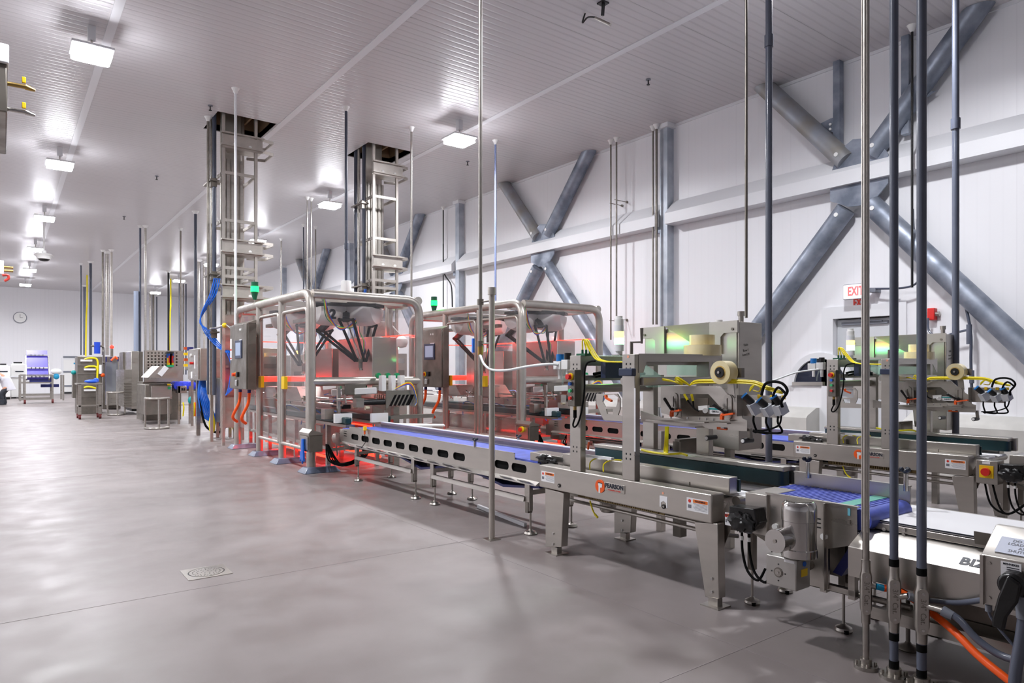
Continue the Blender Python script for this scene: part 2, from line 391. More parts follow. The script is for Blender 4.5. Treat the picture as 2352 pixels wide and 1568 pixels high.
# ---------------------------------------------------------------- exit door
d = MB()
for a, b, c, e in ((dY0-.2,dY0,0.0,dZ+.2),(dY1,dY1+.2,0.0,dZ+.2),(dY0,dY1,dZ,dZ+.2)): d.box(WX-.03, WX+.001, a, b, c, e)
dr = struct(d.build('door_1', WHITEP))
MB().box(WX+.1, WX+.15, dY0+.01, dY1-.01, .13, dZ-.02).build('door_leaf', mat('grey_white_door', (205,208,212), .4), dr)
MB().box(WX+.15, WX+.2, dY0-.05, dY1+.05, .1, dZ+.03).build('door_backing', BLACK, dr)
MB().box(WX+.06, WX+.1, dY0+.12, dY1-.1, dZ-.11, dZ-.06).bar((WX+.05,dY0+.2,dZ-.07),(WX+.02,dY0+.55,dZ-.03),.02,.02).build('door_closer', GREYP, dr)
# exit signs
p = onX(1966, 669, 11.0); q = onX(1938, 669, 11.0); hw = abs(p.y-q.y)
t = thing('exit_sign', 'clear panel exit sign with red letters standing above the exit door', 'exit sign', (11.0, p.y, p.z-.2))
MB().prism('x', rrect(p.y-hw, p.y+hw, p.z-.115, p.z+.115, .02), 10.985, 11.0).build('panel', mat('lit_sign_panel', (240,232,236), .25, emit=.25), t)
MB().prism('x', rrect(p.y-hw-.01, p.y+hw+.01, p.z-.125, p.z+.125, .025), 11.0, 11.012, [rrect(p.y-hw+.006, p.y+hw-.006, p.z-.109, p.z+.109, .02)]).build('edge_frame', GREYP, t)
MB().text('EXIT', .2, (10.982, p.y, p.z), (0,-1,0), (0,0,1), off=.004, sx=.62).build('lettering', emis('lit_red_letters', (255,90,90), .9), t)
MB().box(11.01,11.2,p.y-hw-.1,p.y-hw+.02,p.z-.03,p.z+.03).build('wall_bracket', GREYP, t)
p2 = onX(1975, 695, 11.19)
tag(MB().text('EXIT', .19, (11.192, p2.y, p2.z), (0,-1,0), (0,0,1), off=.008, sx=.56).build('exit_lettering', INKR), 'dark red EXIT letters on the wall just below the clear sign', 'wall lettering')
# fire alarm
p = onX(2138, 721, 11.1)
t = thing('fire_alarm', 'small red fire alarm strobe box on the wall right of the exit door', 'fire alarm', (11.1, p.y, p.z-.1))
MB().box(11.09,11.2,p.y-.05,p.y+.05,p.z-.09,p.z+.09).build('housing', RED, t, .01)
MB().cyl((11.15,p.y-.1,p.z),(11.15,p.y-.05,p.z),.035,n=12).build('lens', STEEL, t)
# far wall: door, clock
a = onY(146, 903, FY); b = onY(178, 826, FY)
d = MB().box(a.x-.12, a.x, FY-.04, FY, 0, b.z+.1).box(b.x+.3, b.x+.42, FY-.04, FY, 0, b.z+.1).box(a.x,b.x+.3,FY-.04,FY,b.z,b.z+.1)
dr = struct(d.build('door_2', WHITEP))
MB().box(a.x,b.x+.3,FY-.03,FY-.01,.12,b.z).build('door_leaf', WHITE, dr)
for z in (.45, 1.35, 2.3): MB().box(a.x-.02,a.x+1.0,FY-.06,FY-.03,z,z+.1).build('hinge_strap', GREYP, dr)
MB().box(a.x,b.x+.3,FY-.05,FY-.01,0,.1).build('threshold', BLACK, dr)
c = onY(46, 729, FY-.03)
t = thing('wall_clock', 'round white wall clock high on the far wall', 'clock', c)
MB().cyl(c, c+V((0,-.05,0)), .35, n=32).build('rim', GREYP, t); MB().cyl(c+V((0,-.05,0)), c+V((0,-.055,0)), .31, n=32).build('dial', WHITE, t)
MB().box(c.x-.01,c.x+.01,c.y-.06,c.y-.056,c.z,c.z+.2).box(c.x,c.x+.14,c.y-.06,c.y-.056,c.z-.01,c.z+.01).build('hands', BLACK, t)
# ---------------------------------------------------------------- ceiling lights
GLOW = mat('lit_diffuser', (255,255,255), .4, emit=LAMP, ecol=(247,248,255))
def fixture(x, y, label, grp):
    z = CE
    t = thing('ceiling_light', label, 'ceiling light', (x, y, z-.55), grp)
    MB().box(x-.05,x+.05,y-.05,y+.05,z-.2,z).build('junction_box', WHITEP, t)
    MB().cyl((x,y,z-.34),(x,y,z-.2),.012,n=8).build('stem', STEEL, t)
    MB().box(x-.27,x+.27,y-.27,y+.27,z-.38,z-.34).build('housing', WHITEP, t, .01)
    m = MB(); m.prism('z', rrect(x-.25,x+.25,y-.25,y+.25,.06), z-.46, z-.38)
    m.build('diffuser', GLOW, t, .02)
    ld = bpy.data.lights.get('lamp') or bpy.data.lights.new('lamp', 'AREA'); ld.shape = 'SQUARE'; ld.size = .46; ld.energy = WATT; ld.color = (.955,.965,1); ld.spread = math.radians(165)
    lo = bpy.data.objects.new('lamp', ld); COL.objects.link(lo); lo.parent = t; lo.location = (0, 0, z-.468-(z-.55))
    return t
ordn = ['nearest','second','third','fourth','fifth','sixth','seventh']
l0 = fixture(1.08, 11.86, 'large square ceiling light nearest in the left row, at the upper left', 'ceiling lights of the left row')
for k in range(1, 6): dup(l0, (0, 6.86*k, 0), '%s ceiling light of the left row running towards the far wall' % ordn[k])
for k in (-1,): dup(l0, (0, 6.86*k, 0), 'ceiling light of the left row above and behind the viewer')
l1 = dup(l0, (7.5-1.08, -.05, 0), 'large ceiling light nearest in the right row, above the second conveyor line'); l1['group'] = 'ceiling lights of the right row'
for k in range(1, 6): dup(l1, (0, 6.86*k, 0), '%s ceiling light of the right row running towards the far wall' % ordn[k])
for k in (-1.12,): dup(l1, (0, 6.86*k, 0), 'ceiling light of the right row beyond the top of the picture')
for k in range(0, 6):  # row out of view, added for its illumination
    o = dup(l0, (-6.4, 6.86*k, 0), 'unseen ceiling light of a row added left of the picture'); o['group'] = 'unseen ceiling lights added left of the picture'
# sprinklers
def sprinkler(x, y, lb):
    t = thing('sprinkler', lb, 'sprinkler', (x,y,CE-.1), 'sprinkler heads in the ceiling')
    MB().cyl((x,y,CE-.015),(x,y,CE),.045,n=12).build('escutcheon', GREYP, t)
    MB().cyl((x,y,CE-.09),(x,y,CE-.015),.012,n=8).cyl((x,y,CE-.1),(x,y,CE-.09),.03,n=10).build('head', BLACK, t)
for (x, y), lb in (((483,242),'tiny sprinkler head just left above the nearer lift tower'),((1489,182),'sprinkler head alone on the ceiling between camera bracket and column'),((1074,370),'sprinkler head right below the near right row ceiling light'),((360,404),'sprinkler head left of the nearer lift tower in the middle ceiling'),((285,497),'distant sprinkler head between the left light row and grey drop pipes')):
    q = onZ(x, y, CE); sprinkler(q.x, q.y, lb)
# camera on a bracket
q = onZ(1385, 6, CE)
t = thing('camera_bracket', 'black bracketed tube camera hanging from the ceiling with a cable', 'camera', (q.x,q.y,CE-.4))
def cz(x, y): return onX(x, y, q.x)
MB().box(q.x-.06,q.x+.06,q.y-.06,q.y+.06,CE-.02,CE).bar(cz(1386,8),cz(1384,36),.035,.03).build('bracket_arm', BLACK, t)
MB().cyl(cz(1368,41),cz(1402,57),.02,n=12).build('camera_tube', STEEL, t)
MB().tube([cz(1344,30),cz(1338,52),cz(1350,40),cz(1368,40)], .012).build('cable', BLACK, t)
MB().lathe(cz(1344,26), [(.0,0),(.035,.01),(.04,.05),(.05,.09)]).build('ceiling_gland', WHITE, t)
# dome camera on a stem
q = onZ(101, 508, CE)
t = thing('dome_camera', 'white dome camera on a long stem from the ceiling', 'camera', (q.x,q.y,CE-2))
zb = onX(99, 594, q.x).z
MB().cyl((q.x,q.y,zb+.15),(q.x,q.y,CE),.025,n=10).build('stem', WHITE, t)
MB().lathe((q.x,q.y,zb), [(.05,-.12),(.2,-.09),(.24,0),(.3,.04),(.22,.09),(.07,.12),(.07,.2)]).build('cap', WHITE, t)
MB().lathe((q.x,q.y,zb), [(.03,-.17),(.12,-.15),(.18,-.09)]).build('dome', BLACK, t)
# ---------------------------------------------------------------- vertical drop pipes
def rosette(m, x, y, r=.05): m.lathe((x,y,CE-.1), [(r*.5,0),(r*.9,.03),(r*1.1,.06),(r*1.5,.09),(r*1.6,.1)], n=14)
def drop(name, x, y, z0, r, mm, label, foot=False, joints=(), grp=None, mat2=None, cap=True, zt=CE):
    t = thing(name, label, 'pipe', (x,y,z0), grp)
    MB().cyl((x,y,z0),(x,y,zt),r,n=12 if r < .03 else 18).build('pipe', mm, t)
    if cap and zt == CE:
        m = MB(); rosette(m, x, y, max(r*1.6,.045)); m.build('ceiling_collar', WHITE, t)
    for z in joints: MB().cyl((x,y,z-.06),(x,y,z+.06),r*1.35,n=14).build('coupling', mat2 or mm, t)
    if foot:
        m = MB().cyl((x,y,0),(x,y,.018),r*3.4,n=24).cyl((x,y,.018),(x,y,.05),r*1.7,n=20)
        for k in range(4): m.cyl((x+r*2.6*math.cos(k*1.57+.6),y+r*2.6*math.sin(k*1.57+.6),.018),(x+r*2.6*math.cos(k*1.57+.6),y+r*2.6*math.sin(k*1.57+.6),.035),r*.45,n=8)
        m.build('floor_flange', STEEL, t)
    return t
# three front conduits with their outlet bodies
def condulet(t, x, y, z, r, mm, side):
    m = MB(); m.lathe((x,y,z-.16), [(r*1.25,0),(r*1.3,.05),(r*1.7,.08),(r*1.7,.24),(r*1.3,.27),(r*1.25,.32)], n=18)
    m.build('outlet_body', STEEL, t)
    u = V((-.86,-.5,0)).normalized(); v = V((.5,-.86,0))
    c = V((x,y,z))+u*r*1.75
    cv = MB(); pts = [(a*v+V((0,0,b))) for a, b in rrect(-r*1.15, r*1.15, -.105, .105, r*1.0, 5)]
    k = len(pts); cv.add([c+p for p in pts]+[c+p+u*.012 for p in pts], [tuple(range(k)), tuple(range(2*k-1,k-1,-1))]+[(i,(i+1)%k,k+(i+1)%k,k+i) for i in range(k)])
    co = cv.build('cover_plate', STEELH, t)
    for dz in (-.085,.085): MB().cyl(c+u*.012+V((0,0,dz)), c+u*.018+V((0,0,dz)), r*.35, n=10).build('screw', CHROME, co)
    MB().text('3/4" Cat.', .034, c+u*.013, (0,0,-1), v, ext=.0008).build('embossed_lettering', STEELD, co)
zc = onX(1990,1358,3.49).z
t1 = drop('conduit', 3.49, 1.685, 0, .0165, STEEL, 'bare stainless conduit, leftmost of the three standing in front', True)
for b in (1,2,3): MB().cyl((3.49+.014*math.cos(b*2.1),1.685+.014*math.sin(b*2.1),zc+.3),(3.49+.014*math.cos(b*2.1),1.685+.014*math.sin(b*2.1),CE),.0075,n=8).build('rod', STEEL, t1)
condulet(t1, 3.49, 1.685, zc, .0165, STEEL, 1)
t2 = drop('conduit', 3.49, 1.55, 0, .0195, PVC, 'grey coated conduit, middle of the three standing in front', True)
condulet(t2, 3.49, 1.55, onX(2053,1375,3.49).z, .0185, STEEL, 1)
t3 = drop('conduit', 3.49, 1.425, 0, .0215, PVC, 'grey coated conduit, rightmost of the three standing in front', True)
condulet(t3, 3.49, 1.425, onX(2123,1400,3.49).z, .0195, STEEL, 1)
for tt, yy, px in ((t2,1.55,2053),(t3,1.425,2123)):
    z1 = onX(px, 1375 if px < 2100 else 1400, 3.49).z
    for z in (z1+.16, z1-.2, .05): MB().cyl((3.49,yy,z),(3.49,yy,z+.035),.0225,n=16).build('black_band', RUBBER, tt)
# hoses leaving the bodies to the right
def F(x, y, X=3.45): return onX(x, y, X)
t = thing('flexible_conduit', 'grey flexible conduit from the rightmost front outlet body, sagging to the right edge', 'conduit', (3.5,1.2,0))
P = [onX(2130,1392,3.47), onX(2165,1402,3.47), onX(2200,1420,3.47), onX(2245,1468,3.47), onX(2300,1505,3.47), onX(2362,1518,3.45), onX(2480,1515,3.45)]
MB().cyl(P[0],P[1],.014).build('nipple', STEEL, t); MB().cyl(P[1],P[1].lerp(P[2],.7),.024,.02).build('gland', GREYP, t); MB().tube(P[1:], .0165, 14).build('hose', PVC, t)
t = thing('flexible_conduit', 'grey flexible conduit from the middle front outlet body to the switch box', 'conduit', (3.5,1.3,0))
P = [onX(2065,1370,3.47), onX(2085,1368,3.48), onX(2112,1378,3.52), onX(2150,1380,3.54), onX(2200,1384,3.52), onX(2260,1377,3.44)]
MB().cyl(P[0],P[1],.014).build('nipple', STEEL, t); MB().cyl(P[1],P[1].lerp(P[2],.7),.02,.018).build('gland', GREYP, t); MB().tube(P[1:], .0125, 12).build('hose', PVC, t)
t = thing('orange_hose_line', 'orange hose line with cyan tape running from the left front conduit to the bottom right', 'hose', (3.5,1.3,0))
P = [onX(1997,1345,3.49), onX(2012,1346,3.5), onX(2030,1350,3.53), onX(2070,1358,3.57), onX(2130,1400,3.56), onX(2190,1448,3.5), onX(2250,1508,3.45), onX(2345,1585,3.4), onX(2480,1700,3.4)]
MB().cyl(P[0],P[1],.013).build('nipple', STEEL, t); MB().tube(P[1:3],.0165,12).build('cyan_gland', CYAN, t); MB().tube(P[2:], .0175, 14).build('hose', ORANGEC, t)
t = thing('flexible_conduit', 'thick grey conduit rising out of the bottom right corner under the switch box', 'conduit', (3.3,1.0,0))
P = [onX(2352,1420,3.25), onX(2345,1470,3.25), onX(2333,1540,3.25), onX(2330,1600,3.25), onX(2330,1660,3.25)]
MB().tube(P, .022, 14).build('hose', PVC, t); MB().cyl(P[0]+V((0,0,.09)),P[0],.03,.026).build('gland', GREYP, t)
# other drop pipes (ceiling foot measured on the ceiling)
def dp(px, py, pbot, r, mm, label, **k):
    q = onZ(px, py, CE); zb = onX(px, pbot, q.x).z if pbot else 0
    return drop('drop_pipe', q.x, q.y, max(zb,0), r, mm, label, **k)
drop('drop_pipe', 3.49, 5.14, 1.27, .017, STEEL, 'thin air drop pipe clamped to the capped floor post')
drop('drop_pipe', 4.9, onX(1714,600,4.9).y, 1.93, .012, STEELD, 'thin bare pipe dropping onto the near tape machine cabinet')
drop('drop_pipe', 6.3, onX(1766,900,6.3).y, .05, .033, PVC, 'grey coated pipe standing between the two lines beside the near cabinet', joints=(onX(1765,95,6.3).z,))
drop('drop_pipe', 8.6, onX(2195,700,8.6).y, .72, .036, PVC, 'grey coated pipe right of the brace landing behind the far tape machine', joints=(onX(2193,285,8.6).z,))
# remaining drop pipes, each from its collar on the ceiling down to what hides its foot
dp(2095,58,660,.017,BLACK,'thin black pipe between the coated conduits carrying cable down to the exit sign', joints=())
dp(1403,322,780,.018,STEELD,'left one of the thin pipe pair held off the wall above the tower light')
dp(1416,316,730,.018,STEELD,'right one of the thin pipe pair held off the wall above the tower light')
dp(1500,290,745,.018,STEELD,'left thin pipe beside the big wall column')
dp(1508,286,745,.026,STEELD,'thicker pipe closest to the big wall column')
dp(1138,322,690,.024,mat('blue_grey_pipe',(120,132,170),.35),'blue grey pipe dropping behind the second robot cage')
dp(945,292,700,.022,STEEL,'white topped thin pipe right of the farther lift tower')
dp(795,245,660,.028,PVCD,'dark grey pipe ending above the first robot cage', joints=(onZ(795,245,CE).y and 3.9,))
dp(1018,475,705,.018,BLACK,'thin black cable pipe beside the second wall column')
dp(697,515,700,.02,PVCD,'dark pipe of the group between both lift towers')
dp(706,452,700,.02,STEEL,'left stainless pipe of the pair between both lift towers')
dp(715,455,700,.02,STEEL,'right stainless pipe of the pair between both lift towers')
dp(725,520,700,.02,STEELD,'short looking pipe right of the stainless pair between the towers')
dp(646,548,690,.03,STEEL,'white topped pipe alone right of the nearer lift tower')
dp(541,203,745,.024,WHITEP,'white pipe running down in front of the nearer lift tower')
dp(478,268,760,.026,STEELD,'pale pipe along the left edge of the nearer lift tower')
dp(449,485,880,.045,PVCD,'dark pipe left of the nearer lift tower')
dp(415,524,830,.03,STEELD,'thin pale pipe left of the dark pipe near the tower')
dp(457,597,800,.065,STEEL,'thick shiny pipe left of the nearer lift tower')
dp(469,600,800,.05,STEELT,'second thick shiny pipe next to the nearer lift tower')
dp(322,518,860,.035,PVC,'grey pipe of the close pair above the perforated machine, left one')
dp(334,518,860,.04,STEEL,'stainless pipe of the close pair above the perforated machine, right one')
dp(186,605,815,.03,PVCD,'leftmost dark pipe above the hose cabinet in the far left')
dp(194,655,815,.07,PVC,'thick grey pipe next to the leftmost dark pipe')
dp(208,600,815,.06,PVCD,'dark pipe right of the yellow hose in the far left')
dp(236,574,815,.04,STEELD,'leftmost pipe of the far bunch behind the blue filter')
dp(246,578,815,.07,STEEL,'thick shiny pipe in the far bunch behind the blue filter')
dp(256,573,820,.045,STEELT,'rightmost pipe of the far bunch behind the blue filter')
dp(345,670,860,.07,STEEL,'shiny pipe above the middle of the perforated machine')
dp(352,672,860,.06,STEELD,'dull pipe above the middle of the perforated machine')
dp(360,678,860,.04,PVCD,'thin dark pipe right of the shiny pipes')
dp(387,622,860,.05,BLACK,'thin black pipe with the yellow hose beside it')
dp(412,640,860,.04,PVCD,'pipe below the small sixth light of the right row')
dp(421,648,860,.04,STEELD,'left pipe of the thin far pair right of the sixth light')
dp(427,648,860,.04,PVCD,'right pipe of the thin far pair right of the sixth light')
for (px, py, pb, r, lb) in ((322,669,860,.085,'thick grey sleeve pipe standing on the perforated machine'),):
    q = onZ(322,518,CE); z1 = onX(px,py,q.x).z; z0 = onX(px,pb,q.x).z; tag(MB().cyl((q.x-.12,q.y,z0),(q.x-.12,q.y,z1),r,n=16).build('sleeve_pipe', mat('light_blue_grey_pipe',(150,160,180),.35,.4)), lb, 'pipe')
# yellow hoses hanging far left
for (px,py,pb,lb) in ((200,632,818,'yellow hose hanging from the ceiling above the hose cabinet'),(392,640,806,'yellow hose hanging above the perforated machine')):
    q = onZ(px,py,CE); zb = onX(px-3,pb,q.x)
    tag(MB().tube([q, V((q.x,q.y,CE-1.5)), (q+zb)/2+V((0,0,0)), zb], .04, 8).build('hose', YELLOW), lb, 'hose')
# wall standoffs of the thin pipes
t = thing('pipe_standoff', 'upper pair of thin rods holding the pipe pair off the wall', 'pipe bracket', (10.9,10.7,5))
for y, z in ((10.81,5.2),(10.66,5.25)): MB().cyl((10.8,y,z),(11.2,y,z),.008,n=6).cyl((11.17,y,z),(11.2,y,z),.03,n=8).build('rod', STEELD, t)
t = thing('pipe_standoff', 'lower pair of thin rods holding the pipe pair off the wall', 'pipe bracket', (10.9,10.7,2.5))
for y, z in ((10.81,2.6),(10.66,2.62)): MB().cyl((10.8,y,z),(11.2,y,z),.008,n=6).cyl((11.17,y,z),(11.2,y,z),.03,n=8).build('rod', STEELD, t)
# wiring on the right wall
def W(x, y, X=11.0): return onX(x, y, X)
t = thing('wall_conduit', 'dark conduit run with pull boxes beside the fire alarm', 'conduit', W(2230,800))
MB().tube([W(2190,620,10.9),W(2212,680),W(2229,760),W(2230,830),W(2232,900)], .02, 10).build('conduit', PVCD, t)
MB().cyl(W(2226,745),W(2226,790),.035).build('pull_box', PVC, t); MB().cyl(W(2232,850),W(2232,880),.032).build('pull_box', PVC, t)
MB().tube([W(2132,730,11.05),W(2134,760,11.05),W(2160,775),W(2190,765),W(2225,757)], .017, 8).build('side_conduit', PVC, t)
t = thing('wall_conduit', 'black conduit running level from the exit sign to the thin black pipe', 'conduit', W(2060,660))
MB().tube([W(1995,663,11.05),W(2060,662),W(2095,656),W(2110,640),W(2112,600),W(2100,540),W(2097,480)], .016, 8).cyl(W(2045,661),W(2060,661),.03).build('conduit', PVCD, t)
tag(MB().tube([onX(1018,560,11.05),onX(1020,625,11.05),onX(1036,655,11.05),onX(1039,705,11.05)], .022, 8).build('black_cable', BLACK), 'black cable bending down beside the second wall column', 'cable')
# floor drain
c = V((1.222,5.42,0))
t = thing('floor_drain', 'square stainless floor drain with a round perforated grate', 'drain', c)
MB().prism('z', rrect(c.x-.152,c.x+.152,c.y-.152,c.y+.152,.01), 0.0, .004, [circ(c.x,c.y,.126,40)]).build('frame', STEELH, t)
MB().prism('z', circ(c.x,c.y,.118,40), 0, .0045, [circ(c.x+rr*math.cos(a*2*math.pi/nn), c.y+rr*math.sin(a*2*math.pi/nn), .0052, 6) for rr, nn in ((.094,26),(.066,13),(.034,6)) for a in range(nn)]).build('grate', STEELH, t)
MB().prism('z', circ(c.x,c.y,.126,40), 0.0002, .0012).build('gap', BLACK, t)
# left edge: hanging heater unit with gas valves
for (yy, lb, sh, col) in ((6.1,'stainless wall mounted cooler unit at the upper left edge with two brass valves',0,1),(13.6,'farther white cooler unit at the left edge with pipe stubs and a red hose',1,2)):
    if sh == 0:
        X0 = onY(17,150,yy).x; z1, z0 = onY(17,103,yy).z, onY(14,258,yy).z
        t = thing('cooler_unit', lb, 'cooler', (X0-.4,yy,z0))
        MB().box(X0-1.4,X0,yy,yy+1.2,z0,z1-.14).build('casing', STEELD, t, .01); MB().box(X0-1.4,X0+.01,yy-.02,yy+1.2,z1-.14,z1).build('top_panel', WHITEP, t, .01)
        for k in (0,1): MB().box(X0-.3-k*.9,X0-.22-k*.9,yy+.05,yy+.12,z1,CE).build('hanger', STEEL, t)
        for zz, yel in ((188,187),(247,237)):
            z = onY(30, zz, yy).z
            MB().cyl((X0,yy+.06,z),(X0+.11,yy+.04,z-.005),.016,n=10).cyl((X0+.11,yy+.04,z-.005),(X0+.165,yy+.03,z-.02),.022,.01,n=10).build('valve', COPPER if zz < 200 else CHROME, t)
            MB().box(X0+.085,X0+.11,yy+.03,yy+.05,z+.02,z+.065).build('valve_handle', YELLOWC, t, .004)
    else:
        X0 = onY(9,600,yy).x; z1, z0 = onY(9,598,yy).z, onY(9,630,yy).z
        t = thing('cooler_unit', lb, 'cooler', (X0-.4,yy,z0))
        MB().box(X0-1.4,X0,yy,yy+1.2,z0,z1).build('casing', WHITEP, t, .01)
        MB().box(X0-.14,X0-.05,yy,yy+.08,z1,onY(4,528,yy).z).build('duct', STEELD, t)
        for zz in (613,621):
            z = onY(20,zz,yy).z; MB().cyl((X0,yy+.05,z),(X0+.12,yy+.05,z),.02,n=8).build('valve', COPPER, t)
        MB().tube([onY(5,632,yy),onY(18,632,yy),onY(19,640,yy),onY(10,645,yy)], .02, 8).build('hose', mat('red_hose',(210,70,60),.4), t)
# ================================================================ conveyor line machines (near line, then copied to the far line)
def PP(pts, X): return [(onX(x,y,X).y, onX(x,y,X).z) for x, y in pts]
def boot(t, x, y):
    m = MB(); a = [(x-.16,y-.17),(x+.4,y-.17),(x+.4,y+.17),(x-.16,y+.17)]; b = [(x-.09,y-.1),(x+.33,y-.1),(x+.33,y+.1),(x-.09,y+.1)]
    m.add([(p[0],p[1],0) for p in a]+[(p[0],p[1],.085) for p in b], [(0,3,2,1),(4,5,6,7),(0,1,5,4),(1,2,6,5),(2,3,7,6),(3,0,4,7)])
    o = m.build('floor_boot', BOOT, t, .012)
    return o
CY = [9.80, 11.09, 12.30, 13.68]; CX0, CX1, CT, CR = 3.65, 5.45, 2.65, .068
def make_cage():
    t = thing('robot_cage', 'near robot cage of rounded stainless tubes with clear doors and red light inside', 'machine guard', (CX0, CY[0], 0))
    def bendpts(a, c, b, r):
        a, c, b = V(a), V(c), V(b); p = c+(a-c).normalized()*r; q = c+(b-c).normalized()*r
        return [p*(1-u)**2+c*2*u*(1-u)+q*u*u for u in [i/6 for i in range(7)]]
    c1, c2 = (CX0,CY[3],CT), (CX0,CY[0],CT)
    pts = [V((CX0,CY[3],0))]+bendpts((CX0,CY[3],0), c1, c2, .26)+bendpts(c1, c2, (CX0,CY[0],0), .26)+[V((CX0,CY[0],0))]
    MB().tube(pts, CR, 20, 1).build('front_frame', STEELT, t)
    c3 = (CX1,CY[0],CT-.02)
    MB().tube([V((CX0+.02,CY[0],CT-.02))]+bendpts((CX0,CY[0],CT-.02), c3, (CX1,CY[0],0), .26)+[V((CX1,CY[0],0))], CR, 20, 1).build('end_frame', STEELT, t)
    c4 = (CX1,CY[3],CT-.02)
    MB().tube([V((CX0+.02,CY[3],CT-.02))]+bendpts((CX0,CY[3],CT-.02), c4, (CX1,CY[3],0), .26)+[V((CX1,CY[3],0))], CR, 20, 1).build('end_frame', STEELT, t)
    MB().cyl((CX1,CY[0]+.02,CT-.02),(CX1,CY[3],CT-.02),CR,n=20).build('rear_rail', STEELT, t)
    MB().cyl((CX0,CY[0],1.33),(CX1,CY[0],1.33),CR,n=20).build('middle_rail', STEELT, t)
    MB().cyl((CX1,CY[0],1.33),(CX1,CY[3],1.33),CR*.9,n=20).build('middle_rail', STEELT, t)
    for y in CY[1:3]:
        MB().cyl((CX0,y,0),(CX0,y,CT-.03),CR*.85,n=20).build('post', STEELT, t)
        MB().cyl((CX1,y-.2,0),(CX1,y-.2,CT-.03),CR,n=20).build('post', STEELT, t)
    for y in CY: boot(t, CX0, y)
    for i, (a, b) in enumerate(((CY[0]+.1,CY[1]-.1),(CY[1]+.1,CY[2]-.1))):
        d = MB().tube([V((CX0-.02,a,.34))]+bendpts((CX0-.02,a,.3),(CX0-.02,a,2.42),(CX0-.02,b,2.42),.09)+bendpts((CX0-.02,a,2.42),(CX0-.02,b,2.42),(CX0-.02,b,.3),.09)+[V((CX0-.02,b,.34))], .028, 12, 1)
        d.cyl((CX0-.02,a-.028,.33),(CX0-.02,b+.028,.33),.03,n=12)
        dd = d.build('door', STEELT, t)
        MB().box(CX0-.005,CX0+.001,a+.02,b-.02,.36,2.4).build('door_pane', CLEAR, dd)
        MB().box(CX0-.06,CX0-.03,a+.05,a+.09,1.05,1.12).cyl((CX0-.09,a+.07,1.085),(CX0-.03,a+.07,1.085),.015,n=8).build('door_latch', STEEL, dd)
        MB().box(CX0-.06,CX0-.0,b-.17,b-.03,1.2,1.4).build('door_switch', YELLOWC, dd, .006)
    MB().box(CX0-.003,CX0+.003,CY[2]+.09,CY[3]-.07,.42,2.5).build('side_pane', CLEAR, t)
    for y0, y1 in ((CY[0]+.1,CY[1]-.1),(CY[1]+.1,CY[2]-.1)): MB().box(CX0+.0,CX0+.005,y0,y1,2.45,2.58).build('top_pane', CLEAR, t)
    MB().box(CX0+.07,CX1-.07,CY[0]+.0,CY[0]+.006,1.41,2.58).build('end_pane', CLEAR, t)
    MB().box(CX0+.07,CX0+.45,CY[0]+.0,CY[0]+.006,.5,1.25).build('end_pane', CLEAR, t)
    MB().box(CX1-.003,CX1+.003,CY[0]+.1,CY[3]-.1,1.4,2.58).build('rear_pane', CLEAR, t)
    # inner support beams under the roof, red glow bars and added red lamps
    for y in (10.2, 11.2, 12.2, 13.2): MB().bar((CX0,y,2.6),(CX1,y,2.6),.08,.08).build('roof_beam', STEELT, t)
    for x, y0, y1, z, r in ((5.35,9.95,13.5,2.08,.008),(4.85,10.0,13.4,.12,.025),(4.1,10.0,13.4,.14,.02),(4.66,9.9,13.5,.62,.012)):
        MB().cyl((x,y0,z),(x,y1,z),r,n=14).build('red_glow_bar', LRED if r < .05 else LREDT, t)
    MB().cyl((CX0+.06,CY[3],1.33),(CX1-.06,CY[3],1.33),.055,n=18).build('red_glow_bar', LREDT, t)  # far middle rail, no lamp: red light falling on it given as emission
    MB().box(CX0+.06,CX1-.06,CY[3]-.05,CY[3]-.04,2.05,2.065).build('red_glow_bar', LRED, t)
    for y in (11.3, 12.8):
        MB().box(4.0,4.1,y-.3,y+.3,2.3,2.36).build('added_lamp_housing', STEELD, t)  # housing and lamp added to turn the back cabinets red
        ld = bpy.data.lights.get('red_fill_lamp') or bpy.data.lights.new('red_fill_lamp', 'AREA'); ld.shape = 'RECTANGLE'; ld.size = .5; ld.size_y = .06; ld.energy = 9; ld.color = (1,.06,.04)
        lo = bpy.data.objects.new('red_fill_lamp', ld); COL.objects.link(lo); lo.parent = t; lo.location = V((4.05,y,2.29))-wloc(t); lo.rotation_euler = (0, math.radians(-38), math.radians(0))
    return t
cage = make_cage()
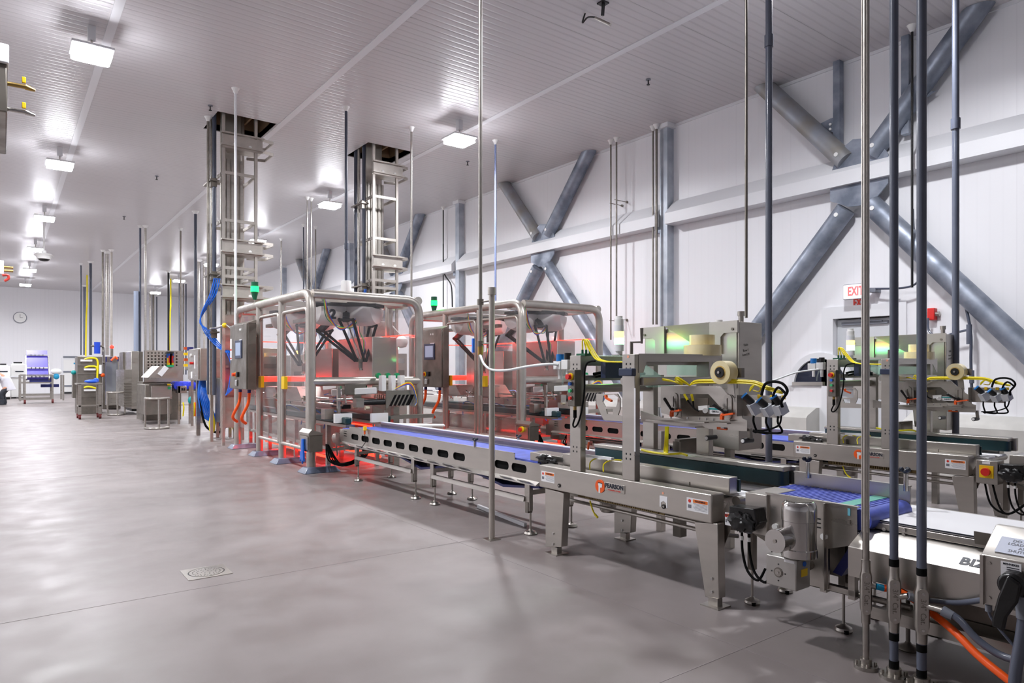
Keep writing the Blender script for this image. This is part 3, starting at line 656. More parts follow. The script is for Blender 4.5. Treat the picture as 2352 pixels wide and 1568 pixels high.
def delta(cx, cy, zt, no, ang, ex, ey, ez, label):
    t = thing('delta_robot', label, 'robot', (cx, cy, ez))
    base = MB().cyl((cx,cy,zt-.02),(cx,cy,zt+.04),.5,n=36)
    for k in range(3):
        a = ang+k*2.094; d = V((math.cos(a),math.sin(a),0)); s = V((-d.y,d.x,0)); c = V((cx,cy,0))
        base.add([c+d*.2+s*.2+V((0,0,zt-.02)), c+d*.62+s*.14+V((0,0,zt-.02)), c+d*.62-s*.14+V((0,0,zt-.02)), c+d*.2-s*.2+V((0,0,zt-.02)),
                  c+d*.2+s*.2+V((0,0,zt+.035)), c+d*.62+s*.14+V((0,0,zt+.035)), c+d*.62-s*.14+V((0,0,zt+.035)), c+d*.2-s*.2+V((0,0,zt+.035))],
                 [(0,3,2,1),(4,5,6,7),(0,1,5,4),(1,2,6,5),(2,3,7,6),(3,0,4,7)])
    base.build('mounting_plate', BLACK, t, .01)
    e = V((ex,ey,ez))
    for k in range(3):
        a = ang+k*2.094; d = V((math.cos(a),math.sin(a),0)); s = V((-d.y,d.x,0)); c = V((cx,cy,0))
        h = MB(); n = 18; rings = []
        for i, (u, rr, dz) in enumerate(((.02,.1,0),(.08,.22,0),(.25,.26,0),(.45,.255,0),(.56,.22,.01),(.61,.11,.03),(.625,.02,.06))):
            rings.append([c+d*u+s*(rr*math.cos(q))+V((0,0,zt-.02-(.0 if q<0 else rr*1.15*math.sin(q))-dz)) for q in [math.pi*j/(n-1) for j in range(n)]])
        h.add([p for r_ in rings for p in r_], [(i*n+j,i*n+(j+1)%n,(i+1)*n+(j+1)%n,(i+1)*n+j) for i in range(len(rings)-1) for j in range(n)]+[tuple(range(n-1,-1,-1)),tuple(range((len(rings)-1)*n,len(rings)*n))])
        hs = h.build('motor_housing', WHITE, t)
        a2 = a+1.047; d = V((math.cos(a2),math.sin(a2),0)); s = V((-d.y,d.x,0))
        sh = c+d*.2+V((0,0,zt-.12)); el = c+d*.5+V((0,0,zt-.3+.08*math.sin(a2*2)))
        up = MB().cyl(sh-s*.1, sh+s*.1, .075, n=16).bar(sh, el, .11, .09).cyl(el-s*.11, el+s*.11, .022, n=10)
        up.build('upper_arm', BLACK, t, .01)
        for q in (-1,1):
            j0 = el+s*.105*q; j1 = e+d*.07+s*.06*q
            MB().cyl(j0, j1, .023, n=10).ball(j0,.03,8,6).ball(j1,.028,8,6).build('forearm_rod', RUBBER, t)
    m = MB().cyl(e-V((0,0,.02)), e+V((0,0,.02)), .085, n=16).cyl(e-V((0,0,.12)), e-V((0,0,.02)), .035, n=12)
    m.cyl(e-V((0,0,.16)), e-V((0,0,.12)), .05, .03, n=12); m.build('tool_plate', STEELD, t)
    hub = MB().cyl((cx,cy,zt-.02),(cx,cy,zt-.2),.1,.06,n=16); hub.build('centre_hub', NAVY, t)
    sp = V((cx,cy,zt-.2))
    tk = MB().cyl(sp, e, .014, n=8); tk.build('telescopic_shaft', STEEL, t)
    for i, (mm, o) in enumerate(((YELLOW,0),(INKR,.02),(GREEN,-.03),(BLUEH,.04))):
        q = c = V((cx-.45,cy-.1,zt-.02))
        MB().tube([V((cx-.58,cy-.5,zt+.12)), V((cx-.5+o,cy-.45,zt-.2)), V((cx-.32+o,cy-.42,zt-.36-o)), V((cx-.08,cy-.4,zt-.33+o)), V((cx+.1,cy-.25,zt-.18+o)), V((cx+.14,cy-.2,zt-.4)), V((e.x+.02+o*.3,e.y-.1,e.z+.3)), V((e.x,e.y-.06,e.z+.02))], .0075, 6, 5).build('cable', mm, t)
    return t
robA = delta(4.55, 10.62, 2.535, None, 3.25, 4.72, 10.45, 1.66, 'white delta robot marked 2 at the front of the near cage')
robB = delta(4.5, 12.4, 2.535, None, 3.25, 4.3, 11.9, 1.6, 'white delta robot behind the number 2 robot in the near cage')
q = onY(764, 722, 10.2); MB().text('2', .2, (q.x,10.2,q.z), (1,0,0), (0,-.1,1), off=.008, ext=.02).build('number', INK, robA)
# inner picking machine standing in the cage
def make_inner():
    t = thing('picking_machine', 'stainless picking machine with dark green belts glowing red inside the near cage', 'machine', (4.5, 11.5, 0))
    for x in (4.0, 4.62):
        MB().box(x-.05,x+.05,9.25,14.0,.72,.82).build('side_belt', GREEND, t, .02)
        MB().box(x-.07,x+.07,9.2,14.0,.68,.72).build('belt_carrier', STEEL, t)
    for y in (9.9,11.3,12.7,13.9):
        for x in (3.95,4.75): MB().box(x-.03,x+.03,y-.03,y+.03,0,.68).build('leg', STEEL, t)
        MB().box(3.95,4.75,y-.02,y+.02,.28,.33).build('cross_bar', STEEL, t)
    MB().box(3.93,3.97,9.9,13.9,.3,.35).box(4.73,4.77,9.9,13.9,.3,.35).build('lower_rail', STEEL, t)
    for z in (.98,1.06): MB().cyl((4.05,9.6,z),(4.05,13.9,z),.014,n=8).cyl((4.6,9.6,z),(4.6,13.9,z),.014,n=8).build('guide_rod', CHROME, t)
    for y in (9.75,10.2):
        for z in (.92,1.02): MB().cyl((4.48,y,z),(4.55,y,z),.03,n=12).build('guide_wheel', mat('cream_wheel',(226,218,190),.5), t)
    MB().box(4.86,5.3,10.3,11.7,.2,2.05).build('back_cabinet', STEELH, t, .01)
    MB().box(4.86,5.3,12.0,13.4,.2,1.9).build('back_cabinet', STEELH, t, .01)
    MB().box(4.1,4.55,10.6,13.6,.25,.62).build('drive_box', STEEL, t, .01)
    MB().prism('x', [(11.0,1.0),(11.9,1.0),(11.7,1.22),(11.25,1.22)], 3.95, 4.35).build('sensor_hood', STEEL, t)
    MB().prism('x', [(12.2,1.0),(13.1,1.0),(12.9,1.2),(12.4,1.2)], 3.95, 4.35).build('sensor_hood', STEEL, t)
    MB().box(4.15,4.5,9.75,10.4,1.12,1.3).build('feeder_bracket', STEELD, t, .01)
    # white folding troughs
    p0, p1 = V((4.05,10.0,1.16)), V((4.62,9.62,1.19))
    MB().bar(p0, p1, .13, .1).build('white_trough', WHITE, t, .012); MB().bar(p0+V((.0,.3,.06)), p1+V((-.25,.3,.1)), .12, .07).build('white_trough', WHITE, t, .012)
    for k, (x, y) in enumerate(((3.98,9.42),(4.45,9.2))): MB().box(x-.13,x+.13,y-.03,y+.03,.74,.87).build('white_block', WHITE, t)
    MB().box(3.8,3.95,9.66,9.8,.78,.93).build('sensor_box', STEEL, t, .004)
    # low drive, pneumatic tubes, hoses under the end
    MB().cyl((3.98,9.45,.5),(3.98,9.62,.5),.09,n=18).box(3.88,4.08,9.3,9.45,.42,.6).build('drive_motor', STEEL, t)
    for k in range(5):
        MB().tube([(3.8,9.6-.02*k,.42),(3.78+.05*k,9.45,.2-.02*k),(4.0+.06*k,9.35,.12+.03*k),(4.3,9.3+.05*k,.25),(4.4,9.5,.42)], .011, 6, 5).build('cable', RUBBER, t)
    for k, (x,y,z) in enumerate(((4.2,9.55,.4),(4.4,9.7,.36),(4.3,10.1,.42),(4.5,10.4,.3))): MB().cyl((x-.12,y,z),(x+.12,y+.1,z),.022,n=10).build('air_cylinder', CHROME, t)
    for k in range(3): MB().tube([(4.0,10.2+k,.6),(4.15,10.4+k,.85),(4.3,10.2+k,.8),(4.35,10.0+k,.6)], .008, 6, 5).build('hose', BLUEH, t)
    rd = random.Random(11)
    for k in range(26):
        x = rd.uniform(3.95,4.8); y = rd.choice((rd.uniform(9.4,10.6), rd.uniform(10.4,13.6))); z = rd.choice((rd.uniform(.9,1.15), rd.uniform(.3,.6)))
        a, b, c = rd.uniform(.03,.09), rd.uniform(.03,.12), rd.uniform(.02,.06); kk = rd.randrange(3)
        if kk == 0: MB().box(x-a,x+a,y-b,y+b,z-c,z+c).build('valve_block', rd.choice((BLACK, STEELD, STEEL)), t, .004)
        elif kk == 1: MB().cyl((x-a*1.5,y,z),(x+a*1.5,y+.05,z),c*.6,n=10).build('small_cylinder', rd.choice((CHROME, BLACK, STEEL)), t)
        else: MB().bar((x,y-b,z-c*2),(x+.05,y+b,z+c),.02,.03).build('small_bracket', rd.choice((STEEL, STEELD)), t)
    for k in range(8):
        x, y = rd.uniform(3.95,4.6), rd.uniform(9.5,13)
        MB().tube([(x,y,.95),(x+rd.uniform(-.1,.1),y+.1,1.1),(x+rd.uniform(-.1,.2),y+.3,1.05),(x+.1,y+.35,.9)], .007, 6, 5).build('hose', rd.choice((RUBBER, BLUEH, ORANGEC, RUBBER)), t)
    for x in (3.98, 4.72):
        MB().box(x-.02,x+.02,9.55,9.6,.8,1.25).build('guide_post', STEEL, t)
    MB().cyl((4.3,9.5,1.02),(4.75,9.5,1.02),.045,n=16).build('black_motor', BLACK, t); MB().box(4.2,4.32,9.44,9.56,.95,1.08).build('motor_mount', STEEL, t)
    return t
inner = make_inner()
# slotted guard box and its stand at the outlet
def make_vent():
    X0 = onY(886,920,9.45).x; X1 = onY(955,920,9.45).x
    z1, z0 = onY(886,898,9.45).z, onY(886,942,9.45).z
    t = thing('slotted_guard', 'grey slotted guard box with green capped rollers above the near outlet', 'machine guard', (X0, 9.45, z0))
    sl = []
    w = X1-X0
    for k in range(6):
        x = X0+.06+k*(w-.1)/6; sl.append([(x,z0+.07),(x+.035,z0+.05),(x+.13,z1-.06),(x+.09,z1-.06)])
    MB().prism('y', [(X0,z0),(X1,z0+.04),(X1,z1),(X0,z1)], 9.45, 9.46, sl).build('front_plate', STEEL, t)
    MB().prism('x', [(9.45,z0),(9.98,z0+.06),(9.98,z1),(9.45,z1)], X0, X0+.008, [[(9.5+.075*k,z1-.06),(9.525+.075*k,z1-.06),(9.56+.075*k,z0+.1),(9.535+.075*k,z0+.1)] for k in range(5)]).build('side_plate', STEEL, t)
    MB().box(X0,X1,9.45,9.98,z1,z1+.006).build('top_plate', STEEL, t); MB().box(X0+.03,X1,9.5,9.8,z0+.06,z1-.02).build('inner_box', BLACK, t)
    for k, px in enumerate((881,903,924)):
        x = onY(px,880,9.5).x; zt = onY(px,862,9.5).z; zb = onY(px,895,9.5).z
        MB().box(x-.035,x+.035,9.48,9.6,zb-.02,zt).build('white_bracket', WHITE, t, .006)
        MB().cyl((x-.02,9.62,zt),(x-.02,9.68,zt),.04,n=16).build('green_cap', GREEN, t)
    for k in range(4): MB().cyl((X0-.5+k*.12,9.9,z1+.02),(X0-.5+k*.12,9.9,z1+.1),.04,n=12).build('green_cap', GREEN, t)
    for mm, o in ((YELLOW,0),(BLUEH,.03),(ORANGEC,.015)):
        MB().tube([(X0+.15,9.44,z1+.03),(X0+.35,9.4,z1+.13-o),(X1-.08,9.38,z1+.06-o),(X1-.02,9.38,z1-.15),(X1-.05,9.38,z0+.06)], .009, 6).build('cable', mm, t)
    x = (X0+X1)/2
    MB().box(x-.05,x+.05,9.6,9.7,0,z0+.04).build('stand', STEEL, t); MB().box(X0-.05,X1+.3,9.4,9.5,z0-.14,z0-.08).build('cross_beam', STEEL, t)
    MB().cyl((x,9.65,0),(x,9.65,.02),.07,n=16).build('foot', STEEL, t)
    return t
vent = make_vent()
# control cabinet beside the cage
def make_cabinet():
    x0, x1, y0, y1, z0, z1 = 3.33, 3.47, 11.87, 12.9, 1.17, 2.3
    t = thing('control_cabinet', 'stainless control cabinet with touch screen on the aisle side of the near cage', 'control cabinet', (x0,y0,z0))
    MB().box(x0,x1,y0,y1,z0,z1).build('body', STEELD, t, .006); MB().prism('y', [(x0,z1),(x1,z1),(x1,z1+.06)], y0, y1).build('sloped_roof', STEEL, t)
    MB().box(x0-.025,x0,y0+.01,y1-.01,z0+.01,z1-.01).build('door', STEELD, t, .006)
    c = onX(552,790,x0)
    s = MB().box(x0-.04,x0-.025,c.y-.2,c.y+.2,onX(552,823,x0).z,onX(552,808,x0).z+.2).build('touch_screen', NAVY, t, .004)
    MB().box(x0-.042,x0-.04,c.y-.15,c.y+.15,onX(552,823,x0).z+.05,onX(552,808,x0).z+.16).build('display', SCREEN, s)
    p = onX(545,860,x0); MB().cyl((x0-.09,p.y,p.z),(x0-.025,p.y,p.z),.03,n=14).build('stop_button', mat('orange_red_plastic',(240,80,30),.4), t)
    MB().cyl((x0-.035,p.y,p.z),(x0-.025,p.y,p.z),.05,n=14).build('yellow_collar', YELLOWC, t)
    MB().box(x0-.06,x0-.025,p.y-.2,p.y-.1,p.z-.04,p.z+.05).build('rotary_switch', BLACK, t, .01)
    MB().box(x0-.05,x0-.025,p.y-.13,p.y-.02,p.z-.2,p.z-.09).build('latch', CHROME, t, .01)
    MB().box(x0-.028,x0-.024,y1-.13,y1-.03,1.68,2.06).build('warning_label', LABELW, t)
    MB().box(x0-.029,x0-.024,y1-.125,y1-.035,1.85,1.88).box(x0-.029,x0-.024,y1-.125,y1-.035,1.7,1.72).build('red_stripe', INKR, t)
    MB().box(x0-.028,x0-.024,c.y-.18,c.y-.02,1.93,2.03).build('name_plate', LABELW, t)
    for q in (0,1): MB().cyl((x0-.03,c.y-.05-.08*q,2.2),(x0-.024,c.y-.05-.08*q,2.2),.02,n=10).build('indicator', WHITE, t)
    for k, (y, mm) in enumerate(((12.7,ORANGEC),(12.15,ORANGEC))):
        MB().cyl((x0+.1,y,z0-.06),(x0+.1,y,z0),.03,n=10).build('gland', BLUED, t)
        MB().tube([(x0+.1,y,z0-.05),(x0+.08,y,z0-.25),(x0+.0,y+.1,z0-.5),(x0+.1,y+.2,z0-.6)], .026, 10).build('hose', mm, t)
    for zz in (z0+.2,z1-.2): MB().bar((x1,y0+.4,zz),(3.6,y0+.4,zz),.05,.03).build('mounting_arm', STEEL, t)
    return t
cab = make_cabinet()
def make_jbox():
    y0 = 9.36; x0 = onY(710,1000,y0).x; x1 = onY(741,1000,y0).x; z0 = onY(710,1039,y0).z; z1 = onY(710,1000,y0).z
    t = thing('junction_box', 'small stainless box with a pitched lid and blue glove on the near cage corner', 'junction box', (x0,y0,z0))
    MB().box(x0,x1,y0,y0+.36,z0,z1).build('body', STEELD, t, .004)
    MB().prism('y', [(x0-.01,z1),(x1+.01,z1),(x1+.01,z1+.02),((x0+x1)/2-.06,z1+.08),(x0-.01,z1+.03)], y0-.01, y0+.37).build('pitched_lid', STEEL, t)
    MB().box(x0-.012,x0,y0+.03,y0+.33,z0+.03,z1-.02).build('door', STEEL, t)
    g = MB()
    gx, gy, gz = x0-.03, y0+.18, z0-.02
    g.prism('x', [(gy-.07,gz-.12),(gy-.02,gz-.09),(gy,gz-.16),(gy+.03,gz-.09),(gy+.08,gz-.13),(gy+.07,gz),(gy+.03,gz+.06),(gy+.02,gz+.2),(gy-.03,gz+.2),(gy-.05,gz+.05)], gx-.015, gx+.015)
    g.build('blue_glove', BLUEH, t, .008)
    return t
jb = make_jbox()
# ---------------------------------------------------------------- long discharge conveyor
def make_conveyor():
    t = thing('belt_conveyor', 'long near conveyor with slotted stainless sides and a blue belt', 'conveyor', (4.05, 7, 0))
    Xs = 3.80; Y0, Y1 = 4.67, 9.1; Z0, Z1, ZS = .485, .735, .675
    sl = []
    for x in (259,369,487,614,748,892,1045,1210,1385,1845,2033):
        yc = onX(760+x/4.704, 1000, Xs).y; sl.append(rrect(yc-.112, yc+.115, .566, .643, .034, 3))
    MB().prism('x', [(Y0,Z0),(Y1-.06,Z0),(Y1,.56),(Y1,.68),(8.78,.70),(8.76,Z1),(5.035,Z1),(5.035,ZS),(Y0,ZS)], Xs, Xs+.006, sl+[rrect(8.86,8.96,.66-.02*k-.006,.66-.02*k+.004,.004,2) for k in (0,1.6,3.2)]).build('side_plate', STEELH, t)
    MB().prism('y', [(Xs+.002,Z0+.03),(Xs-.045,Z0+.004),(Xs-.045,Z0-.004),(Xs+.002,Z0-.004)], Y0, Y1-.1).build('bottom_flange', CHROME, t)
    MB().box(Xs-.012,Xs+.006,5.035,8.76,Z1-.004,Z1+.002).build('top_lip', STEEL, t)
    MB().prism('x', [(Y0,Z0),(Y1,Z0),(Y1,Z1),(Y0,Z1)], 4.33, 4.336).build('side_plate', STEELH, t)
    MB().box(4.33,4.38,4.3,8.9,.70,.76).build('guide_rail', mat('mauve_guide_rail',(138,122,122),.5,.3), t)
    MB().box(4.328,4.385,4.3,8.9,.76,.768).build('guide_cap', WHITEP, t)
    bl = MB().box(Xs+.02,4.32,4.72,9.05,.668,.69)
    bl.build('belt', BLUE, t)
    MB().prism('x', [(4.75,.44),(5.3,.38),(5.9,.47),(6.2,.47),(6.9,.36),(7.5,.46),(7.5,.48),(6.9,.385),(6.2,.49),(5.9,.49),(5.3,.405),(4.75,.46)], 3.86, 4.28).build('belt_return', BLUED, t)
    MB().box(Xs+.02,4.32,4.8,9.0,.52,.66).build('dark_inner_bed', RUBBER, t)  # kept black so the slots show a dark, shaded inside
    for y in (4.9, 6.62, 7.06, 8.66):
        for x in (3.86, 4.36):
            MB().box(x-.02,x+.02,y-.035,y+.035,.22,Z0).build('leg', STEEL, t)
            MB().box(x-.026,x+.026,y-.02,y+.02,.2,.3).build('leg_clamp', STEELD, t)
            f = MB().cyl((x+.02,y,.03),(x+.02,y,.23),.0095,n=10).lathe((x+.02,y,0), [(.055,0),(.062,.01),(.05,.028),(.02,.036),(.014,.05)], n=20); f.build('levelling_foot', STEEL, t)
        MB().box(3.86,4.36,y-.012,y+.012,.36,.4).build('cross_bar', STEEL, t)
    for a, b in ((4.93,6.6),(7.08,8.64)):
        for x in (3.84,4.38):
            MB().box(x-.012,x+.012,a,b,.33,.345).prism('y', [(x-.012,.335),(x+.03,.31),(x+.03,.3),(x-.02,.3)], a, b).build('lower_rail', STEEL, t)
    MB().cyl((4.0,4.5,.42),(4.0,8.8,.42),.016,n=10).build('conduit', STEEL, t); MB().cyl((4.1,4.5,.4),(4.1,8.9,.4),.02,n=10).build('conduit', STEELD, t)
    for x, z, r, mm, y0 in ((4.2,.43,.014,STEEL,4.3),(4.28,.37,.02,STEELD,4.4),(4.05,.47,.02,RUBBER,4.3),(3.93,.46,.012,RUBBER,4.6)): MB().cyl((x,y0,z),(x,8.7,z),r,n=8).build('under_pipe', mm, t)
    for k, y in enumerate((5.75, 6.9)): MB().box(3.96,4.04,y-.04,y+.04,.39,.45).build('pull_box', STEELD, t)
    for x, y in ((Xs-.006, onX(1092,1010,Xs).y),(4.36, onX(1191,1005,4.36).y)):
        h = MB().cyl((x,y,.73),(x,y,.79),.014,n=10); h.build('clamp_post', CHROME, t)
        MB().ball((x,y,.80),(.018,.018,.012),10,6).ball((x,y+.025,.812),.014,8,6).ball((x,y-.025,.812),.014,8,6).ball((x+.025,y,.812),.014,8,6).build('clamp_knob', INK, t)
    # sensor hanging on the side near the cage
    p = onX(836,988,3.76); MB().box(3.755,3.79,p.y-.02,p.y+.02,p.z-.0,p.z+.05).build('sensor_cap', YELLOWC, t); MB().cyl((3.77,p.y,p.z-.05),(3.77,p.y,p.z),.012,n=8).build('sensor_tip', ORANGE, t)
    MB().tube([(3.77,p.y,p.z-.05),(3.77,p.y-.02,p.z-.15),(3.76,p.y+.1,p.z-.24)], .004, 6).build('sensor_cable', RUBBER, t)
    MB().prism('z', [(4.4,8.9),(4.95,8.2),(4.85,8.0),(4.4,8.3)], .735, .75).build('white_side_table', WHITE, t)
    MB().box(Xs+.02,Xs+.2,4.42,4.83,.69,.765).build('end_cover', STEEL, t, .004); MB().box(Xs+.01,Xs+.04,4.15,4.5,.7,.76).build('end_cover_arm', STEEL, t)
    crumple((Xs-.05,4.55,.735),(.03,.085,.034),3,k=.4).build('black_bag', BAG, t); crumple((Xs-.05,4.44,.725),(.02,.07,.022),5,k=.4).build('black_bag', BAG, t)
    return t
conv = make_conveyor()
# ---------------------------------------------------------------- case taping machine
def c4(x, y): return (1200+x/3.135, 700+y/3.135)
def c5(x, y): return (1180+x/3.485, 1000+y/3.485)
def c8(x, y): return (1440+x/4.481, 720+y/4.481)
def c9(x, y): return (1220+x/6.53, 760+y/6.53)
def c10(x, y): return (1640+x/4.611, 1080+y/4.611)
def c6(x, y): return (1700+x/3.0276, 1050+y/3.0276)
def c11(x, y): return (2100+x/3.75, 1150+y/3.75)
def PQ(f, pts, X): return PP([f(*p) for p in pts], X)
def QY(f, pts, Y): return [(onY(*f(*p), Y).x, onY(*f(*p), Y).z) for p in pts]
def xp(f, x, y, X): return onX(*f(x,y), X)
def warning(t, x, yc, zc, w, h, name='warning_label'):
    l = MB().box(x-.0015,x,yc-w/2,yc+w/2,zc-h/2,zc+h/2).build(name, LABELW, t)
    MB().box(x-.0022,x-.0014,yc-w/2+.006,yc+w/2-w*.3,zc+h*.18,zc+h*.42).build('orange_band', LABELO, l)
    MB().text('WARNING', h*.2, (x-.0028,yc-w*.13,zc+h*.3), (0,-1,0), (0,0,1), off=.0004, ext=.0003).build('lettering', INK, l)
    MB().cyl((x-.0024,yc+w/2-w*.14,zc+h*.26),(x-.0014,yc+w/2-w*.14,zc+h*.26),h*.13,n=16).build('red_symbol', INKR, l)
    m = MB()
    for k in range(6): m.box(x-.0022,x-.0014,yc-w/2+.008,yc+w*.5-w*.3-(k%3)*.008,zc+h*.1-k*h*.09,zc+h*.1-k*h*.09+h*.022)
    m.box(x-.0022,x-.0014,yc+w/2-w*.22,yc+w/2-w*.06,zc-h*.28,zc-h*.02).build('small_print', LABELG, l)
def make_sealer():
    t = thing('case_sealer', 'near stainless tape machine lettered PEARSON with two gantry posts', 'packing machine', (4.0, 3.5, 0))
    XF = 3.6; YA, YB = 2.70, 4.43; ZB, ZT = .527, .712
    MB().box(XF,XF+.13,YA,YB,ZB,ZT).build('body_beam', STEELH, t, .008)
    for x in (4.36,): MB().box(x,x+.13,YA,YB,ZB,ZT).build('body_beam', STEELH, t, .008)
    MB().prism('x', PQ(c5, [(1690,600),(1735,520),(1760,720),(1690,905),(1648,905),(1648,700)], XF+.12), XF+.1, XF+.105).build('end_gusset', STEEL, t)
    MB().box(3.75,4.35,2.75,4.4,.58,.66).build('bed', STEEL, t)
    for x in (3.85,4.12): MB().box(x,x+.16,2.62,4.3,.67,.69).build('carry_belt', BELTW, t, .006)
    MB().cyl((3.8,2.66,.655),(4.35,2.66,.655),.032,n=16).build('end_roller', STEEL, t)
    # legs
    for X, s in ((XF+.03,1),(4.43,0)):
        for pts in ([(258,420),(408,460),(388,890),(262,890)], [(1452,690),(1640,705),(1650,1305),(1540,1288)]):
            q = PQ(c5, pts, XF+.02); lg = MB().prism('x', q, X-.02, X+.05).build('leg', STEELH, t, .004)
            yc = sum(p[0] for p in q[2:])/2; zb = min(p[1] for p in q)
            MB().box(X-.01,X+.04,yc-.035,yc+.035,.008,zb+.02).build('inner_leg', STEEL, lg)
            MB().box(X-.05,X+.08,yc-.07,yc+.07,0,.008).build('base_plate', STEEL, lg)
            for z in (zb+.045, zb+.13): MB().cyl((X-.028,yc+.0,z),(X-.02,yc+.0,z),.01,n=10).build('bolt', CHROME, lg)
    for z in (.47,.42): MB().tube([(3.8,4.35,z),(3.8,3.6,z),(3.82,2.9,z-.01),(3.95,2.75,z-.03)], .014, 10).build('pipe', STEEL, t)
    m = MB()
    for k in range(46): m.box(3.72,3.735,3.25+k*.018,3.26+k*.018,.485,.515)
    m.box(3.735,3.74,3.2,4.1,.48,.52).build('chain_rack', mat('bronze_rack',(120,104,70),.4,.8), t)
    p = xp(c5, 755, 560, 3.95); MB().lathe((3.95,p.y,p.z-.05), [(.055,0),(.066,.015),(.068,.09),(.06,.11)]).build('drive_motor', STEEL, t)
    # gantries
    for k, (y0, y1, px) in enumerate(((3.92,4.045,c9), (3.355,3.478,c9))):
        for X0 in (XF, 4.44):
            pst = MB().box(X0,X0+.055,y0,y1,ZT if X0 < 4 else .5,1.615).build('gantry_post', STEELH, t, .004)
            if X0 < 4:
                m = MB()
                for z in (1.545,1.512,.9,.865):
                    for y in ((y0+y1)/2-.02,(y0+y1)/2+.02): m.box(X0-.001,X0+.001,y-.006,y+.006,z-.007,z+.007)
                m.build('bolt_hole', BLACK, pst)
        if k == 0:
            MB().box(XF+.05,4.45,y0,y1,1.535,1.615).build('gantry_beam', STEELH, t, .004)
        else:
            YQ = 3.355
            MB().prism('y', QY(c4, [(835,350),(1436,358),(1436,490),(1425,490),(1372,410),(892,410),(868,488),(835,488)], YQ), YQ-.004, YQ).build('gantry_bracket', STEELH, t)
            MB().box(XF+.05,4.45,y0,y1,1.6,1.612).box(XF+.05,4.45,y1-.01,y1,1.54,1.6).build('gantry_beam', STEELH, t)
        MB().cyl((3.62,(y0+y1)/2+.07,1.44-.02*k),(4.5,(y0+y1)/2+.07,1.44-.02*k),.03,n=16).build('cross_tube', STEEL, t) if k else MB().cyl((3.62,(y0+y1)/2,1.355),(4.5,(y0+y1)/2,1.355),.035,n=16).build('cross_tube', STEEL, t)
    z = xp(c8, 200, 690, 3.66).z
    MB().box(3.66,4.55,3.33,3.38,1.39,1.45).build('tape_head_rail', STEELH, t, .006)
    MB().box(3.62,4.5,3.86,3.9,1.42,1.46).build('valve_rail', STEEL, t)
    MB().tube([(3.7,3.88,1.47),(3.85,3.87,1.485),(4.1,3.85,1.475),(4.3,3.9,1.47)], .012, 8).tube([(3.7,3.86,1.45),(3.9,3.83,1.47),(4.2,3.85,1.45)], .01, 8).build('black_hose_bundle', RUBBER, t)
    # top plate between gantries and clear sheets
    MB().box(3.7,4.44,3.5,3.9,1.61,1.614).build('top_guard', CLEARG, t)
    MB().prism('x', [(3.5,1.38),(3.85,1.58),(3.86,1.575),(3.51,1.37)], 3.9, 4.2).build('clear_shield', CLEARG, t)
    q = xp(c9, 1345, 560, XF-.02); r = xp(c9, 1550, 675, XF-.02)
    MB().box(XF-.045,XF-.001,r.y,q.y,r.z,q.z).build('navy_sensor_box', NAVY, t, .006)
    MB().box(3.7,3.95,3.75,3.8,1.44,1.57).build('filter_unit', NAVY, t)
    # crank on top of the front post
    p = xp(c9, 1505, 250, 3.63); zt = xp(c9, 1505, 170, 3.63).z
    m = MB().cyl((3.63,p.y,1.615),(3.63,p.y,zt),.012,n=12).bar((3.63,p.y+.01,zt),(3.66,p.y-.075,zt),.016,.012).cyl((3.66,p.y-.07,zt-.01),(3.66,p.y-.07,zt+.1),.008,.013,n=12)
    m.build('crank_handle', STEELD, t)
    # control box on first post with four buttons
    q0 = xp(c9, 582, 580, XF-.05); q1 = xp(c9, 690, 1130, XF-.05)
    bx = MB().box(XF-.075,XF-.001,q1.y,q0.y,q1.z,q0.z).build('button_box', STEELD, t, .005)
    for (yy, mm, rr, nm) in ((685,RED,.021,'stop_button'),(790,mat('blue_button',(40,110,220),.4),.014,'blue_button'),(895,mat('green_button',(60,190,120),.4),.014,'green_button'),(1005,RED,.014,'red_button')):
        zz = xp(c9, 600, yy, XF-.07).z; yc = (q0.y+q1.y)/2
        MB().cyl((XF-.118 if rr > .02 else XF-.095,yc,zz),(XF-.075,yc,zz),rr,n=16).build(nm, mm, bx)
        MB().cyl((XF-.088 if rr > .02 else XF-.08,yc,zz),(XF-.075,yc,zz),rr*1.35,n=16).build('button_collar', YELLOWC if rr > .02 else STEEL, bx)
    zb = q1.z; yc = (q0.y+q1.y)/2
    MB().cyl((XF-.035,yc,zb-.03),(XF-.035,yc,zb),.013,n=12).build('gland', COPPER, t)
    MB().cyl((XF-.035,yc,zb-.09),(XF-.035,yc,zb-.03),.014,n=12).tube([(XF-.035,yc,zb-.09)]+[xp(c9,x,y,XF-.03) for x,y in ((628,1400),(650,1440),(700,1390),(745,1250),(775,1080),(800,850),(800,640),(830,500),(880,460),(960,450))], .007, 8, 5).build('black_cable', RUBBER, t)
    # regulators and green connector
    for k, (x0, x1, yt, mm) in enumerate(((410,490,350,mat('blue_cap',(20,120,200),.4)),(530,600,330,BLACK))):
        a = xp(c9, x0, yt, XF+.06); b = xp(c9, x1, yt+100, XF+.06); e = xp(c9, x1, 575, XF+.06)
        MB().cyl((XF+.05,(a.y+b.y)/2,b.z),(XF+.05,(a.y+b.y)/2,a.z),abs(a.y-b.y)/2,n=14).build('regulator_cap', mm, t)
        MB().box(XF+.02,XF+.08,b.y,a.y+.02,e.z,b.z).cyl((XF+.05,(a.y+b.y)/2,e.z-.08),(XF+.05,(a.y+b.y)/2,e.z),.016,n=10).build('regulator', WHITE, t, .003)
    MB().tube([xp(c9,540,560,XF+.04),xp(c9,500,620,XF+.04),xp(c9,480,720,XF+.04),xp(c9,470,800,XF+.04)], .008, 8).build('air_hose', CLEARG, t)
    p = xp(c9, 770, 330, XF+.03)
    m = MB()
